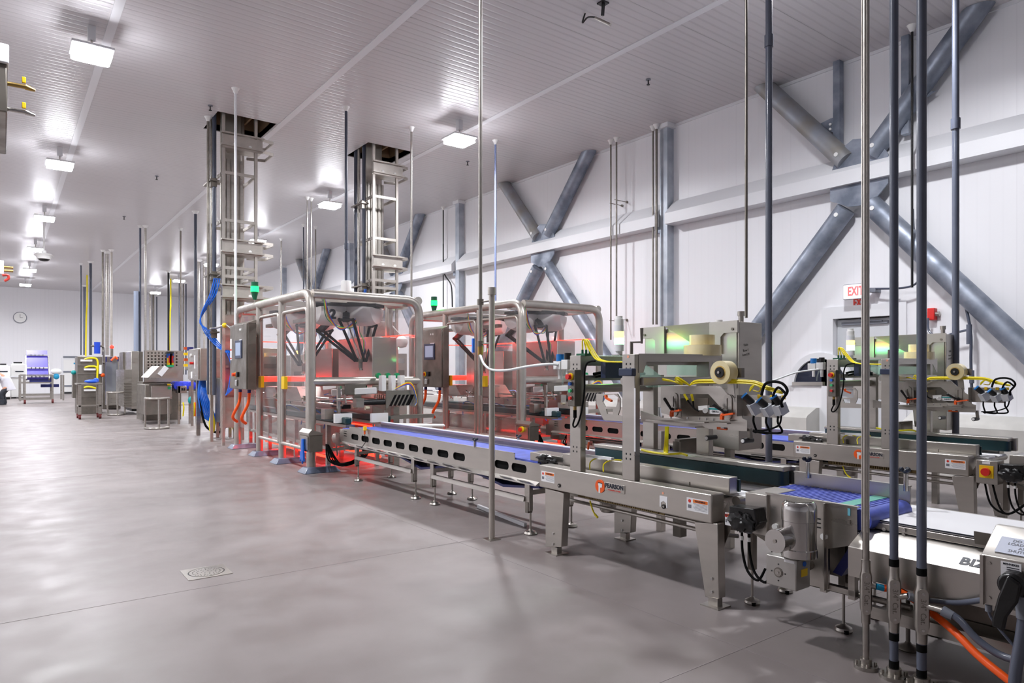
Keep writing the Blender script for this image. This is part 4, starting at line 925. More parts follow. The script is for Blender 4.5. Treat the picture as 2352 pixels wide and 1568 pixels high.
    for k in range(3): m.cyl((XF+.03+.02*k,p.y-.02*k,1.615),(XF+.03+.02*k,p.y-.02*k,1.66),.009,n=10)
    m.box(XF+.01,XF+.09,p.y-.05,p.y+.05,1.613,1.63).build('green_connector', mat('deep_green',(10,90,60),.4), t)
    top = xp(c9, 795, 140, XF+.04)
    for k in range(3):
        o = V((.012*k,-.01*k,0))
        MB().tube([V((XF+.03+.02*k,p.y-.02*k,1.66)), V((XF+.03+.02*k,p.y-.0,1.73)), top+o, xp(c9,860,260,XF+.04)+o, xp(c9,960,410,XF+.04)+o, xp(c9,1080,455,XF+.03)+o, xp(c9,1220,462,XF+.03)+o, xp(c9,1375,465,XF+.03)+o], .0055, 8).build('yellow_cable', YELLOW, t)
    # side drives
    e0 = xp(c4, 1490, 1245, 3.79); e1 = xp(c4, 1490, 1372, 3.79)
    MB().box(3.79,3.88,e0.y,4.35,e1.z,e0.z).build('side_drive', STEELH, t, .005)
    MB().box(3.88,3.9,e0.y-.01,4.3,e1.z+.015,e0.z-.02).build('drive_belt', GREEND, t)
    q = xp(c4, 1160, 1280, 3.785); MB().box(3.783,3.79,q.y-.05,q.y+.05,q.z-.012,q.z+.012).build('slot_plate', STEEL, t)
    g0 = xp(c4, 1880, 1205, 4.2); g1 = xp(c4, 1880, 1305, 4.2); gt = xp(c4, 1880, 1190, 4.2)
    MB().box(4.2,4.34,g0.y+.0,4.4,g0.z,gt.z+.02).build('side_drive', STEELH, t, .006); MB().box(4.3,4.35,g0.y-.03,4.4,g1.z,gt.z+.02).build('drive_back', STEELH, t, .006)
    MB().prism('z', rrect(4.19,4.3,g0.y,4.4,.04), g1.z, g0.z).build('drive_belt', GREEND, t)
    # small yellow cables on the beam, white ruler strip, hanging plug
    for a in ((485,1190),(583,1205)):
        MB().tube([xp(c4,a[0],a[1]-5,3.68),xp(c4,a[0]+5,a[1]-60,3.7),xp(c4,a[0]+60,a[1]-88,3.74),xp(c4,a[0]+130,1118,3.8)], .005, 6).build('yellow_cable', YELLOW, t)
    a, b = xp(c4,460,1085,3.72), xp(c4,650,1108,3.72); MB().bar(a, b, .03, .02).build('ruler_strip', WHITEP, t)
    a = xp(c4,478,1005,3.75); MB().bar(a+V((0,.01,-.04)), a+V((0,0,.02)), .012,.012).build('orange_lever', ORANGE, t)
    a, b = xp(c4,843,600,XF-.002), xp(c4,843,1060,XF-.002); MB().box(XF-.004,XF-.001,3.345,3.358,b.z,a.z).build('scale_tape', LABELW, t)
    MB().tube([xp(c5,610,520,3.7),xp(c5,630,590,3.7),xp(c5,655,640,3.7)], .006, 8).cyl(xp(c5,650,630,3.7),xp(c5,672,656,3.7),.009,n=10).build('hanging_cable', YELLOW, t)
    # lettering plate
    A, B = xp(c5,722,385,XF-.004), xp(c5,888,470,XF-.004)
    pl = MB().box(XF-.004,XF-.0005,B.y,A.y,B.z+.0,B.z+.062).build('maker_plate', STEELH, t, .002)
    yc = (A.y+B.y)/2; zc = B.z+.031
    MB().text('PEARSON', .043, (XF-.0046,yc,zc+.008), (0,-1,0), (0,0,1), off=.0022, ext=.0004).build('lettering', INK, pl)
    MB().text('PACKAGING SYSTEMS', .013, (XF-.0046,yc,zc-.021), (0,-1,0), (0,0,1), off=.0003, ext=.0004).build('lettering', INKR, pl)
    e = xp(c5, 691, 405, XF-.004); ey, ez = e.y, e.z
    em = MB().cyl((XF-.007,ey,ez),(XF-.0008,ey,ez),.049,n=32).build('emblem', ORANGE, t)
    MB().prism('x', [(ey+.012,ez-.05),(ey-.004,ez-.05),(ey-.004,ez-.01),(ey-.024,ez-.006),(ey-.026,ez+.022),(ey+.01,ez+.026),(ey+.018,ez+.015),(ey+.012,ez)], XF-.0085, XF-.007).build('emblem_letter', WHITE, em)
    MB().bar((XF-.009,ey+.018,ez+.027),(XF-.009,ey-.028,ez+.024),.002,.004).build('emblem_stroke', INK, em)
    for a, b, c, d in ((222,286,327,378),(1386,498,1560,625)):
        A, B = xp(c5,a,b,XF), xp(c5,c,d,XF); warning(t, XF-.0005, (A.y+B.y)/2, (A.z+B.z)/2+.0, abs(A.y-B.y), .085)
    for a in ((365,400),(1203,568)):
        p = xp(c5,*a,XF); k = MB().cyl((XF-.006,p.y,p.z),(XF,p.y,p.z),.016,n=18).build('black_plug', BLACK, t); MB().cyl((XF-.008,p.y,p.z),(XF-.006,p.y,p.z),.007,n=12).build('plug_core', STEEL, k)
    p = xp(c5,1200,520,XF); MB().prism('x', [(p.y-.034,p.z-.045),(p.y-.034,p.z+.03),(p.y+.034,p.z+.03),(p.y+.034,p.z-.045),(p.y+.024,p.z-.045),(p.y+.022,p.z-.015),(p.y,p.z-.002),(p.y-.022,p.z-.015),(p.y-.024,p.z-.045)], XF-.002, XF-.0005).build('arch_label', LABELW, t)
    p = xp(c5,1195,461,XF); MB().cyl((XF-.002,p.y,p.z),(XF-.0005,p.y,p.z),.009,n=14).build('round_sticker', mat('peach_sticker',(240,170,140),.5), t)
    p = xp(c9,1455,385,XF); MB().cyl((XF-.002,p.y,p.z),(XF-.0005,p.y,p.z),.011,n=14).build('round_sticker', mat('peach_sticker',(240,170,140),.5), t)
    # curved stainless arm between posts
    X = 4.05
    P = PQ(c9, [(975,940),(975,1080),(1050,1260),(1090,1340),(1500,1360),(1500,1300),(1300,1260),(1330,1170),(1330,1010),(1290,940)], X)
    H = [PQ(c9, [(1080,970),(1070,1060),(1110,1140),(1270,1140),(1290,1090),(1300,990),(1240,950)], X), PQ(c9, [(1120,1170),(1140,1240),(1225,1250),(1225,1170)], X)]
    MB().prism('x', P, X, X+.012, H).build('curved_arm', STEELH, t)
    MB().bar(xp(c9,1120,960,X-.04), xp(c9,1130,1010,X-.04),.02,.02).bar(xp(c9,1130,1005,X-.04), xp(c9,1210,1050,X-.04),.02,.015).build('orange_lever', ORANGE, t)
    return t
sealer = make_sealer()
def make_head():
    t = thing('taping_unit', 'stainless taping head with orange levers reaching out of the near tape machine', 'taping unit', (4.0, 3.0, 1.1))
    X = 3.95
    P = PQ(c8, [(348,745),(960,745),(1040,838),(1075,838),(1100,870),(1105,905),(1165,965),(1190,1080),(1235,1100),(1235,1210),(850,1185),(560,1080),(350,1020)], X)
    H = [PQ(c8, [(545,828),(840,828),(950,950),(1045,1010),(1040,1060),(555,1060)], X)]
    MB().prism('x', P, X, X+.008, H).build('side_plate', STEELH, t)
    MB().prism('x', PQ(c8, [(348,745),(960,745),(1165,965),(1190,1080),(350,1020)], X+.22), X+.22, X+.228).build('side_plate', STEELD, t)
    MB().prism('x', PQ(c8, [(545,870),(835,870),(830,1000),(1000,1070),(850,1150),(540,1075)], X+.1), X+.1, X+.11).build('inner_plate', STEELD, t)
    for a, b in (((485,850),(485,1000)),((1038,870),(1038,1030))):
        A, B = xp(c8,*a,X-.002), xp(c8,*b,X-.002)
        MB().prism('x', rrect(A.y-.035,A.y+.03,B.z-.04,A.z+.025,.03), X-.008, X-.001, [rrect(A.y-.004,A.y+.004,B.z+.03,A.z,.003,2)]).build('slotted_bracket', STEEL, t)
    for a, b, c in (((390,880),(455,985),(480,1000)),((892,940),(1000,1010),(1040,1010))):
        A, B, C = xp(c8,*a,X-.06), xp(c8,*b,X-.04), xp(c8,*c,X-.03)
        MB().cyl(A,B,.012,.009,n=10).cyl(B,C,.018,n=12).ball(A,.012,8,6).build('clamp_lever', BLACK, t)
    for a, b, c in (((460,1060),(462,1010),(550,993)),((978,1090),(980,1045),(1100,1028))):
        A, B, C = xp(c8,*a,X-.06), xp(c8,*b,X-.06), xp(c8,*c,X-.1)
        MB().bar(A,B,.022,.02).bar(B,C,.018,.012).ball(B,.013,8,6).build('orange_lever', ORANGE, t)
    # folding plates and rods below
    m = MB()
    for k, (a, b) in enumerate((((210,1095),(820,1120)),((300,1105),(1050,1130)),((560,1110),(1080,1100)),((640,1150),(940,1150)),((700,1170),(860,1160)))):
        m.bar(xp(c8,*a,X-.1+.03*k), xp(c8,*b,X-.12+.05*k), .045 if k < 3 else .02, .008)
    m.build('folding_plate', STEEL, t)
    for a in ((370,1070),(455,1078),(625,1085),(745,1092),(815,1097),(890,1102)):
        p = xp(c8,*a,X-.05); MB().cyl(p,p+V((0,0,.015)),.007,n=10).build('bolt', CHROME, t)
    MB().prism('x', PQ(c8, [(140,1000),(375,1075),(560,1080),(850,1185),(500,1150),(140,1110)], X+.05), X+.05, X+.06).build('lower_arm', STEEL, t)
    A, B = xp(c8,848,965,X-.012), xp(c8,985,1035,X-.012)
    MB().box(X-.02,X-.008,B.y,A.y,B.z,A.z).build('white_tape_box', LABELW, t); MB().box(X-.0205,X-.0195,B.y,A.y,A.z-.014,A.z-.002).build('teal_band', TEAL, t)
    MB().text('DEKKA', .018, (X-.021,(A.y+B.y)/2,(A.z+B.z)/2-.006), (0,-1,0), (0,0,1), off=.0005, ext=.0003).build('lettering', INK, t)
    a, b = xp(c8,745,972,X-.03), xp(c8,840,965,X-.02); MB().bar(a,b,.03,.03).cyl(xp(c8,805,998,X-.05),xp(c8,805,998,X-.02),.018,n=14).build('sensor_head', WHITE, t)
    for (a, b, c) in (((590,830),(625,890),(690,970)),((665,830),(680,900),(690,970))):
        MB().tube([xp(c8,*a,X-.02),xp(c8,*b,X-.02),xp(c8,*c,X-.02),xp(c8,740,1000,X-.02)], .006, 8).build('black_cable', RUBBER, t)
        MB().cyl(xp(c8,*a,X-.021),xp(c8,*b,X-.021),.009,n=8).build('yellow_plug', YELLOW, t)
    A, B = xp(c8,925,1165,X-.005), xp(c8,1028,1200,X-.005)
    w = MB().box(X-.006,X-.001,B.y,A.y,B.z,A.z).build('hazard_label', mat('hazard_orange',(235,100,30),.5), t)
    MB().box(X-.007,X-.006,(A.y+B.y)/2-.02,(A.y+B.y)/2+.008,B.z+.01,A.z).build('white_patch', LABELW, w); MB().box(X-.007,X-.006,B.y,B.y+.022,B.z+.01,A.z).build('dark_patch', INK, w)
    # black rollers with white ends
    for a, b in (((820,1280),(915,1265)),((1195,1310),(1290,1290))):
        A, B = xp(c8,*a,X-.03), xp(c8,*b,X-.03); B = V((X+.07, A.y, A.z))
        MB().cyl(A,B,.018,n=14).build('black_roller', BLACK, t); MB().cyl(A+V((-.008,0,0)),A,.012,n=14).build('roller_end', WHITE, t)
    MB().bar(xp(c8,1270,1290,X+.03),xp(c8,1260,1180,X+.03),.03,.02).build('roller_arm', STEELD, t)
    # roll of tape on its spindle
    c = xp(c8, 957, 605, 3.86); r = .079
    MB().pipe((3.86,c.y,c.z),(3.95,c.y,c.z),r,.042,n=36).build('mounted_tape_roll', TAPE, t)
    MB().pipe((3.859,c.y,c.z),(3.951,c.y,c.z),.045,.036,n=28).build('tape_core', CORE, t)
    MB().cyl((3.85,c.y,c.z),(3.96,c.y,c.z),.035,n=24).build('spindle_hub', BLACK, t); MB().cyl((3.84,c.y,c.z),(3.99,c.y,c.z),.009,n=12).build('spindle', STEEL, t)
    MB().bar((3.965,c.y,c.z+.03),(3.965,c.y-.02,xp(c8,1060,870,3.96).z),.012,.05).build('spindle_arm', STEEL, t)
    MB().box(3.955,3.99,c.y-.1,c.y-.02,c.z-.035,c.z+.03).build('spindle_plate', STEELD, t)
    # valve plate with three sensors
    A, B = xp(c8,1198,835,3.98), xp(c8,1580,1075,3.98)
    MB().box(3.98,3.99,B.y,A.y,B.z,A.z).box(3.9,3.98,A.y-.004,A.y,B.z,A.z).build('valve_plate', STEELH, t)
    for k, (a, b, c_) in enumerate((((1210,845),(1290,920),(1320,975)),((1360,890),(1430,950),(1450,985)),((1510,860),(1560,930),(1570,980)))):
        A, B, C = xp(c8,*a,3.88), xp(c8,*b,3.9), xp(c8,*c_,3.93)
        v = MB().cyl(A,B,.024,n=16).build('sensor_barrel', BLACK, t); MB().cyl(A-(B-A)*.12,A+(B-A)*.06,.025,n=16).build('blue_ring', mat('sky_blue_ring',(50,140,220),.4), v)
        MB().bar(B, C+V((0,-.02,-.03)), .06,.065).build('sensor_body', mat('light_grey_casting',(200,202,206),.4), v)
        MB().box(3.972,3.98,C.y-.012,C.y+.012,xp(c8,1300,870,3.98).z,xp(c8,1300,830,3.98).z).build('yellow_tag', YELLOWC, t)
        MB().tube([C,C+V((-.02,0,-.08)),C+V((0,-.01,-.15)), xp(c8,1300,1210,3.9)], .007, 8).build('black_cable', RUBBER, t)
    MB().tube([xp(c8,1385,840,3.88),xp(c8,1420,730,3.88),xp(c8,1500,700,3.86),xp(c8,1600,720,3.86),xp(c8,1650,800,3.86),xp(c8,1590,900,3.86),xp(c8,1600,960,3.88)], .009, 8).build('black_cable', RUBBER, t)
    MB().tube([xp(c8,1500,940,3.87),xp(c8,1510,830,3.87),xp(c8,1560,760,3.86),xp(c8,1640,830,3.86)], .008, 8).build('black_cable', RUBBER, t)
    MB().tube([xp(c8,1590,1050,3.88),xp(c8,1560,1150,3.9),xp(c8,1420,1200,3.93),xp(c8,1300,1200,3.95)], .006, 8).build('black_cable', RUBBER, t)
    # yellow cable loom running along the top
    for k in range(4):
        o = V((.006*(k%2),.0,.007*k)); j = 9*k
        MB().tube([xp(c8,640+j,740,3.9)+o, xp(c8,720,715,3.9)+o, xp(c8,900,712,3.9)+o, xp(c8,1150,715,3.9)+o, xp(c8,1320,730,3.9)+o, xp(c8,1450,785,3.9)+o, xp(c8,1600,822,3.88)+o*.5], .0048, 6).build('yellow_cable', YELLOW, t)
    for k in range(3):
        MB().tube([xp(c8,650,740,3.88), xp(c8,600-20*k,700,3.86), xp(c8,520,655+10*k,3.84), xp(c8,500+20*k,690,3.84), xp(c8,570,730,3.86), xp(c8,480,700,3.84), xp(c8,375,685-5*k,3.82), xp(c8,380,672,3.84),xp(c8,470,690,3.86)], .0045, 6).build('yellow_cable', YELLOW, t)
    for k in range(3):
        MB().tube([xp(c8,1265,800,3.9), xp(c8,1275+10*k,760,3.9), xp(c8,1320,735,3.9), xp(c8,1375,760,3.9), xp(c8,1360,800,3.9), xp(c8,1300,790,3.9)], .0045, 6).build('yellow_cable', YELLOW, t)
    for k in range(3):
        MB().tube([xp(c8,400+12*k,1160,4.12), xp(c8,395+12*k,1300,4.12), xp(c8,385+16*k,1420,4.12), xp(c8,400,1440,4.1)], .007, 6).build('yellow_cable', YELLOW, t)
    MB().tube([xp(c8,150,1400,3.95), xp(c8,250,1425,3.97), xp(c8,420,1445,4.0), xp(c8,560,1440,4.05), xp(c8,620,1460,4.05)], .009, 6).build('yellow_cable', YELLOW, t)
    return t
head = make_head()
# spare rolls lying on the gantry
Y_ = 3.44
for k, (xa, xb, ya, yb, lb) in enumerate(((590,965,305,415,'wide clear tape roll lying flat on the near gantry, lower of two'),(645,900,200,305,'smaller clear tape roll stacked on the wide roll'))):
    A, B = onY(*c8(xa,yb),Y_), onY(*c8(xb,yb),Y_); cx = onY(*c8((xa+xb)/2,yb),Y_).x; dep = cx*SN+Y_*CN; r = (xb-xa)/4.481/2/1568*dep
    z0 = 1.6145 if k == 0 else z1; z1 = z0+(yb-ya)/4.481/1568*(dep-r*.5)
    t = thing('tape_roll', lb, 'tape roll', (cx,Y_,z0), 'spare tape rolls on the near gantry')
    MB().pipe((cx,Y_,z0),(cx,Y_,z1),r,.05,n=36).build('tape', TAPE, t); MB().pipe((cx,Y_,z0-.0),(cx,Y_,z1+.001),.052,.04,n=28).build('core', CORE, t)
    if k == 0: ROLLS = [t]
    else: ROLLS.append(t)
# electric cabinet of the tape machine
def make_ecab():
    X = 4.85; y1 = onX(1476,745,X).y; y0 = onX(1693,737,X).y; zt = onX(1693,738,X).z; X1 = onY(1750,740,y0).x; zb = onX(1693,1036,X).z; zl = onX(1480,950,X).z
    t = thing('electric_cabinet', 'tall stainless electric cabinet mirroring green light behind the near tape machine', 'electric cabinet', (X,y0,zb))
    MB().prism('x', [(y0,zb),(y0+.33,zb+.02),(y0+.36,zl+.05),(y1,zl+.07),(y1,zt-.03),(y0,zt)], X+.03, X1).build('body', STEELH, t, .004)
    def p(x, y): q = xp(c8,x,y,X); return (q.y, q.z)
    MB().prism('x', [p(150,148),p(1138,68),p(1138,192),p(1000,200),p(965,240),p(965,415),p(850,415),p(850,88),p(385,130),p(385,410),p(295,410),p(290,275),p(260,252),p(150,258)], X-.004, X+.02).build('cover_plate', STEELH, t)
    MB().box(X+.02,X+.03,y0+.02,y1-.02,zt-.55,zt-.06).build('mirror_panel', MIRR, t)
    MB().prism('x', PQ(c8, [(410,500),(810,505),(810,635),(410,635)], X-.05), X-.05, X-.045).build('green_window', CLEARG, t)
    MB().box(X-.3,X+.03,y0+.35,y0+.4,.62,.92).box(X-.3,X-.22,y0+.34,y0+.42,.1,.9).build('support', STEELD, t)
    for yy in (y0+.1, y0+.85): MB().box(X+.05,X+.11,yy,yy+.06,0,zb+.1).build('leg', STEEL, t)
    q = xp(c8,1180,380,X)
    m = MB()
    yy = y0-.002
    for s, a in (('Table',0),('Row 1',-.045),('Level 24',-.08)):
        m.text(s, .03, (X+.12,yy,q.z+.05+a), (1,0,.12), (0,0,1), ext=.0003)
    m.build('handwriting', mat('pencil_grey',(110,108,106),.7), t)
    MB().cyl((X+.2,y0+.1,zt),(X+.2,y0+.1,zt+.09),.022,n=14).cyl((X+.2,y0+.1,zt+.06),(X+.2,y0+.1,zt+.1),.03,n=14).build('pipe_stub', STEEL, t)
    MB().cyl((X+.1,y0+.25,zt-.01),(X+.1,y0+.25,zt+.03),.03,n=12).build('white_gland', WHITE, t)
    for yy, z in ((y1-.03,zt-.07),(y0+.04,zt-.06)): MB().cyl((X-.012,yy,z),(X-.004,yy,z),.012,n=10).build('bolt', STEELD, t)
    return t
ecab = make_ecab()
# signal light beside the cabinet
def make_tower():
    X = 4.45; q = onX(1422,800,X); y = q.y
    Zp = lambda py: onX(1422,py,X).z
    t = thing('signal_tower', 'signal tower lit amber and green beside the near electric cabinet', 'signal light', (X,y,1.6))
    d = X*SN+y*CN; r = 11.2/1568*d
    MB().cyl((X,y,1.6),(X,y,Zp(806)),.03,n=14).cyl((X,y,Zp(806)),(X,y,Zp(791)),r,n=24).build('base', WHITEP, t)
    MB().cyl((X,y,Zp(791)),(X,y,Zp(776)),r,n=24).build('lit_green_segment', LWHITE, t)
    MB().cyl((X,y,Zp(776)),(X,y,Zp(761)),r,n=24).build('lit_amber_segment', LAMBER, t)
    MB().cyl((X,y,Zp(761)),(X,y,Zp(747)),r,n=24).build('clear_segment', WHITEP, t); MB().cyl((X,y,Zp(747)),(X,y,Zp(733)),r*.95,n=24).build('buzzer', WHITE, t)
    MB().cyl((X,y,Zp(733)),(X,y,Zp(726)),r*.75,n=24).build('cap', WHITE, t)
    MB().box(X-.04,X+.04,y-.05,y+.05,1.6,1.64).build('mount', STEELD, t)
    return t
sig = make_tower()
# capped floor post with air hose
t = thing('capped_post', 'stainless floor post with a threaded cap clamped to the air pipe', 'post', (3.49,4.96,0))
MB().cyl((3.49,4.96,.006),(3.49,4.96,2.2),.0265,n=24).build('post', STEELT, t); MB().cyl((3.49,4.96,2.17),(3.49,4.96,2.235),.036,n=24).build('cap', STEELT, t)
MB().prism('z', rrect(3.43,3.55,4.90,5.02,.008), 0, .006).build('base_plate', STEEL, t)
for z in (2.12, 1.74): MB().cyl((3.49,4.96,z),(3.49,5.14,z),.008,n=8).cyl((3.49,5.14,z-.025),(3.49,5.14,z+.025),.03,n=12).build('clamp', STEELD, t)
t = thing('air_hose', 'white air hose sagging from the thin drop pipe to the near tape machine', 'hose', (3.5,5.1,1.4))
MB().tube([V((3.49,5.14,1.64)), onX(1103,815,3.48), onX(1112,836,3.47), onX(1130,849,3.47), onX(1165,850,3.5), onX(1215,841,3.55), onX(1262,836,3.58), onX(1282,838,3.62)], .011, 10).build('hose', mat('translucent_white_hose',(222,226,226),.3), t)
MB().cyl((3.49,5.14,1.64),(3.49,5.14,1.76),.026,n=12).build('valve', COPPER, t); q = onX(1087,797,3.47); MB().bar(q+V((0,0,.08)), q-V((0,0,.05)), .02,.02).build('blue_valve_handle', BLUEH, t)
# white plastic strip on the floor under the conveyor
A, B = onZ(1098,1166), onZ(1207,1210); tag(MB().bar(A+V((0,0,.02)), B+V((0,0,.02)), .03, .035).build('plastic_strip', WHITEP), 'white plastic strip lying on the floor under the near conveyor', 'plastic strip')
# ---------------------------------------------------------------- near transfer conveyor with gear motor
def make_transfer():
    t = thing('transfer_conveyor', 'short near conveyor with ribbed blue belt and an upright steel motor', 'conveyor', (4.0, 2.1, 0))
    X = 3.70
    P = PQ(c6, [(35,240),(185,260),(810,340),(812,600),(750,615),(612,660),(612,920),(560,905),(220,800),(190,545),(100,520)], X)
    MB().prism('x', PQ(c6, [(185,255),(812,342),(815,600),(745,617),(612,635),(612,915),(490,890),(215,660),(190,545)], X), X, X+.006).build('side_plate', STEELH, t)
    MB().box(X-.008,X+.02,1.83,2.38,.757,.764).build('top_lip', STEEL, t)
    q0, q1 = xp(c6,35,240,X-.02), xp(c6,185,550,X-.02)
    MB().box(X-.02,X+.3,q1.y,q0.y,q1.z,q0.z).build('end_plate', STEELH, t, .004)
    for px in (600,): 
        p = xp(c6,px,320,X); MB().box(X-.03,X,p.y-.004,p.y+.004,xp(c6,px,920,X).z,.757).build('side_rib', STEEL, t)
    # belt with cross ribs, rounded over the end roller
    yE = 1.82; zb = .745; x0, x1 = X+.02, X+.5
    bl = MB().prism('x', [(2.5,zb),(yE,zb)]+[(yE-.055*math.sin(a),zb-.055+.055*math.cos(a)) for a in [math.pi*k/10 for k in range(11)]]+[(2.5,zb-.11)], x0, x1)
    for k in range(26): bl.box(x0,x1,2.48-k*.026,2.485-k*.026,zb,zb+.003)
    bl.build('belt', BLUE, t)
    MB().box(x0,x1,1.9,1.98,zb+.0005,zb+.004).build('green_patch', mat('belt_green_patch',(96,178,160),.4), t)
    MB().box(X+.51,X+.52,1.78,2.5,.66,.83).build('side_plate', STEELH, t); MB().box(X+.5,X+.53,1.78,2.5,.825,.832).build('top_lip', STEEL, t)
    for y in (2.4,1.8):
        MB().cyl((X+.5,y,.8),(X+.5,y,.9),.013,n=10).build('clamp_post', CHROME, t); m = MB().ball((X+.5,y,.915),(.02,.02,.014),10,6)
        for k in range(3): m.ball((X+.5+.022*math.cos(k*2.1),y+.022*math.sin(k*2.1),.925),.014,8,6)
        m.build('clamp_knob', INK, t)
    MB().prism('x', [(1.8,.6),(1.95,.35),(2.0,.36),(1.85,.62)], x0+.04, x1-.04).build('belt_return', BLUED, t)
    # legs with levelling feet
    for x, y in ((3.87,2.59),(3.88,2.0),(4.25,2.59),(4.25,2.0)):
        MB().box(x-.022,x+.022,y-.02,y+.02,.22,.62).build('leg', STEELD, t)
        MB().cyl((x,y,.03),(x,y,.26),.0085,n=10).lathe((x,y,0), [(.046,0),(.05,.01),(.045,.024),(.02,.036),(.012,.045)], n=24).build('levelling_foot', STEEL, t)
        MB().cyl((x-.03,y-.03,0),(x-.03,y-.03,.02),.014,n=10).build('foot_bolt', RUBBER, t)
    for y in (1.87,2.03): MB().box(3.71,3.75,y-.018,y+.018,.25,.56).build('frame_leg', STEEL, t)
    for z in (.27,.54): MB().box(3.71,3.75,1.85,2.05,z,z+.03).build('frame_bar', STEEL, t)
    MB().box(3.9,4.2,1.95,2.4,.3,.52).build('dark_frame_fill', STEELD, t)  # box standing in for the shaded inside of the frame
    for z in (.58,.3): MB().bar((3.88,1.98,z),(4.25,1.98,z),.03,.04).build('cross_bar', STEEL, t)
    for k in (0,1): MB().bar(V((3.83+.03*k,2.68,.53)), V((3.85+.03*k,2.1,.3)), .02, .03).build('diagonal_brace', STEELD, t)
    MB().cyl((3.78,2.2,.26),(3.8,1.6,.26),.018,n=12).build('lower_pipe', STEELD, t)
    # gear motor
    c = onX(1831,1200,3.47); cy, cx = c.y, 3.49; R = .083
    zt, zm, zf, zg = onX(1831,1150,3.47).z+.0, onX(1831,1183,3.47).z, onX(1831,1262,3.47).z, onX(1831,1278,3.47).z
    dep = cx*SN+cy*CN; R = 38/1568*dep
    g = MB().lathe((cx,cy,zg-.0), [(R*1.0,0),(R*1.03,.002),(R*1.03,zf-zg+.005),(R*.98,zf-zg+.01),(R*.98,zm-zg-.03),(R*1.0,zm-zg-.028),(R*1.0,zt-zg-.045),(R*.97,zt-zg-.02),(R*.85,zt-zg-.004),(R*.7,zt-zg)], n=40)
    gm = g.build('motor', CHROME, t)
    m = MB()
    for k in range(-7,8):
        s = (R*.74)**2-(k*.011)**2
        if s > 0: s = math.sqrt(s); m.box(cx-s,cx+s,cy+k*.011-.0015,cy+k*.011+.0015,zt,zt+.002).box(cx+k*.011-.0015,cx+k*.011+.0015,cy-s,cy+s,zt,zt+.002)
    m.build('fan_grille', STEELD, gm)
    tb = onX(1800,1237,3.4); d = V((-1,.05,0)).normalized(); a = V((cx-.05,cy+.03,tb.z))
    e = MB().cyl(a, a+d*.125, .062, n=32).build('terminal_cap', CHROME, gm); MB().cyl(a+d*.125, a+d*.131, .01, n=14).build('cap_nut', STEEL, e)
    G0, G1 = c6(180,670), c6(390,935)
    gy0, gy1 = onX(1828.8,1300,3.42).y, onX(1759.4,1300,3.42).y; gz1, gz0 = onX(1759.4,1271,3.42).z, onX(1828.8,1359,3.42).z
    gx = onY(1858.5,1290,gy0).x
    gb = MB().box(3.42,3.42+.14,gy0,gy1,gz0,gz1).build('gearbox', mat('cast_stainless',(186,184,180),.32,.85), t, .006)
    yy, zz = onX(1788,1314,3.42).y, onX(1788,1314,3.42).z
    for r, h, mm, nm in ((.027,.003,STEELD,'cover_ring'),(.02,.005,STEEL,'cover_disc'),(.006,.012,CHROME,'centre_bolt')): MB().cyl((3.42-h,yy,zz),(3.42,yy,zz),r,n=24).build(nm, mm, gb)
    for a_, b_ in ((.04,0),(-.04,0),(0,.045),(0,-.045)): MB().cyl((3.418,yy+a_,zz+b_),(3.42,yy+a_,zz+b_),.004,n=8).build('screw_hole', BLACK, gb)
    MB().box(3.47,3.53,gy0-.002,gy0,gz0+.07,gz0+.11).build('yellow_label', YELLOWC, gb); MB().cyl((3.5,gy0-.004,gz1-.03),(3.5,gy0,gz1-.03),.014,n=12).build('blue_plug', BLUEH, gb)
    MB().box(3.4185,3.42,gy0+.01,gy0+.07,gz1-.02,gz1-.006).build('serial_label', LABELW, gb)
    MB().cyl((3.56,(gy0+gy1)/2,(gz0+gz1)/2),(3.7,(gy0+gy1)/2,(gz0+gz1)/2),.035,n=16).build('drive_shaft', STEELD, t)
    for a in ((560,1480),(1160,690)):
        p = xp(c10, 650 if a[0] == 560 else 1165, 595 if a[0] == 560 else 700, X-.01); MB().cyl((X-.02,p.y,p.z),(X,p.y,p.z),.018,n=14).build('nylon_bush', WHITE, t)
    for k in range(3):
        p = xp(c10,1090,510+45*k,X-.001); MB().box(X-.002,X+.001,p.y-.022,p.y+.022,p.z-.004,p.z+.004).build('vent_slot', BLACK, t)
    p = xp(c10,1430,420,X-.002); MB().box(X-.004,X,p.y-.007,p.y+.007,p.z-.03,p.z+.01).build('blue_tape', mat('pale_blue_tape',(120,200,220),.4), t)
    p = xp(c10,1430,545,X-.004); MB().box(X-.01,X,p.y-.007,p.y+.007,p.z-.012,p.z+.012).build('latch_pin', STEEL, t)
    # box wrapped in a black bag with two cables
    a, b = c5(1735,560), c5(1965,770)
    A, B = onX(*a,3.6), onX(*b,3.6)
    k = MB().prism('x', [(A.y,A.z-.0),(B.y+.02,A.z+.01),(B.y,B.z+.05),(B.y+.03,B.z),(A.y-.03,B.z),(A.y,A.z-.1)], 3.58, 3.7).build('bagged_switch', BAG, t, .008); crumple((3.57,(A.y+B.y)/2,(A.z+B.z)/2-.02),(.022,abs(A.y-B.y)*.42,abs(A.z-B.z)*.4),8,18,12,.35).build('bag_folds', BAG, t)
    for q in (0,1):
        x = 3.63; y = A.y-.06-.05*q
        MB().cyl((x,y,B.z-.03),(x,y,B.z+.01),.018,n=12).build('gland', GREYP, t)
        MB().tube([(x,y,B.z-.02),(x,y-.005,B.z-.15),(x,y-.04,B.z-.26),(x,y-.11,B.z-.3),(x,y-.16,B.z-.22),(x-.02,y-.17,B.z-.08)][:6 if q else 5], .008, 8).build('cable', RUBBER, t)
        MB().cyl((x,y,B.z-.08),(x,y,B.z-.055),.0115,n=10).build('white_sleeve', WHITE, t)
    warning(t, 3.66, onX(1675,1192,3.66).y, onX(1675,1192,3.66).z, .06, .08)
    return t
trans = make_transfer()
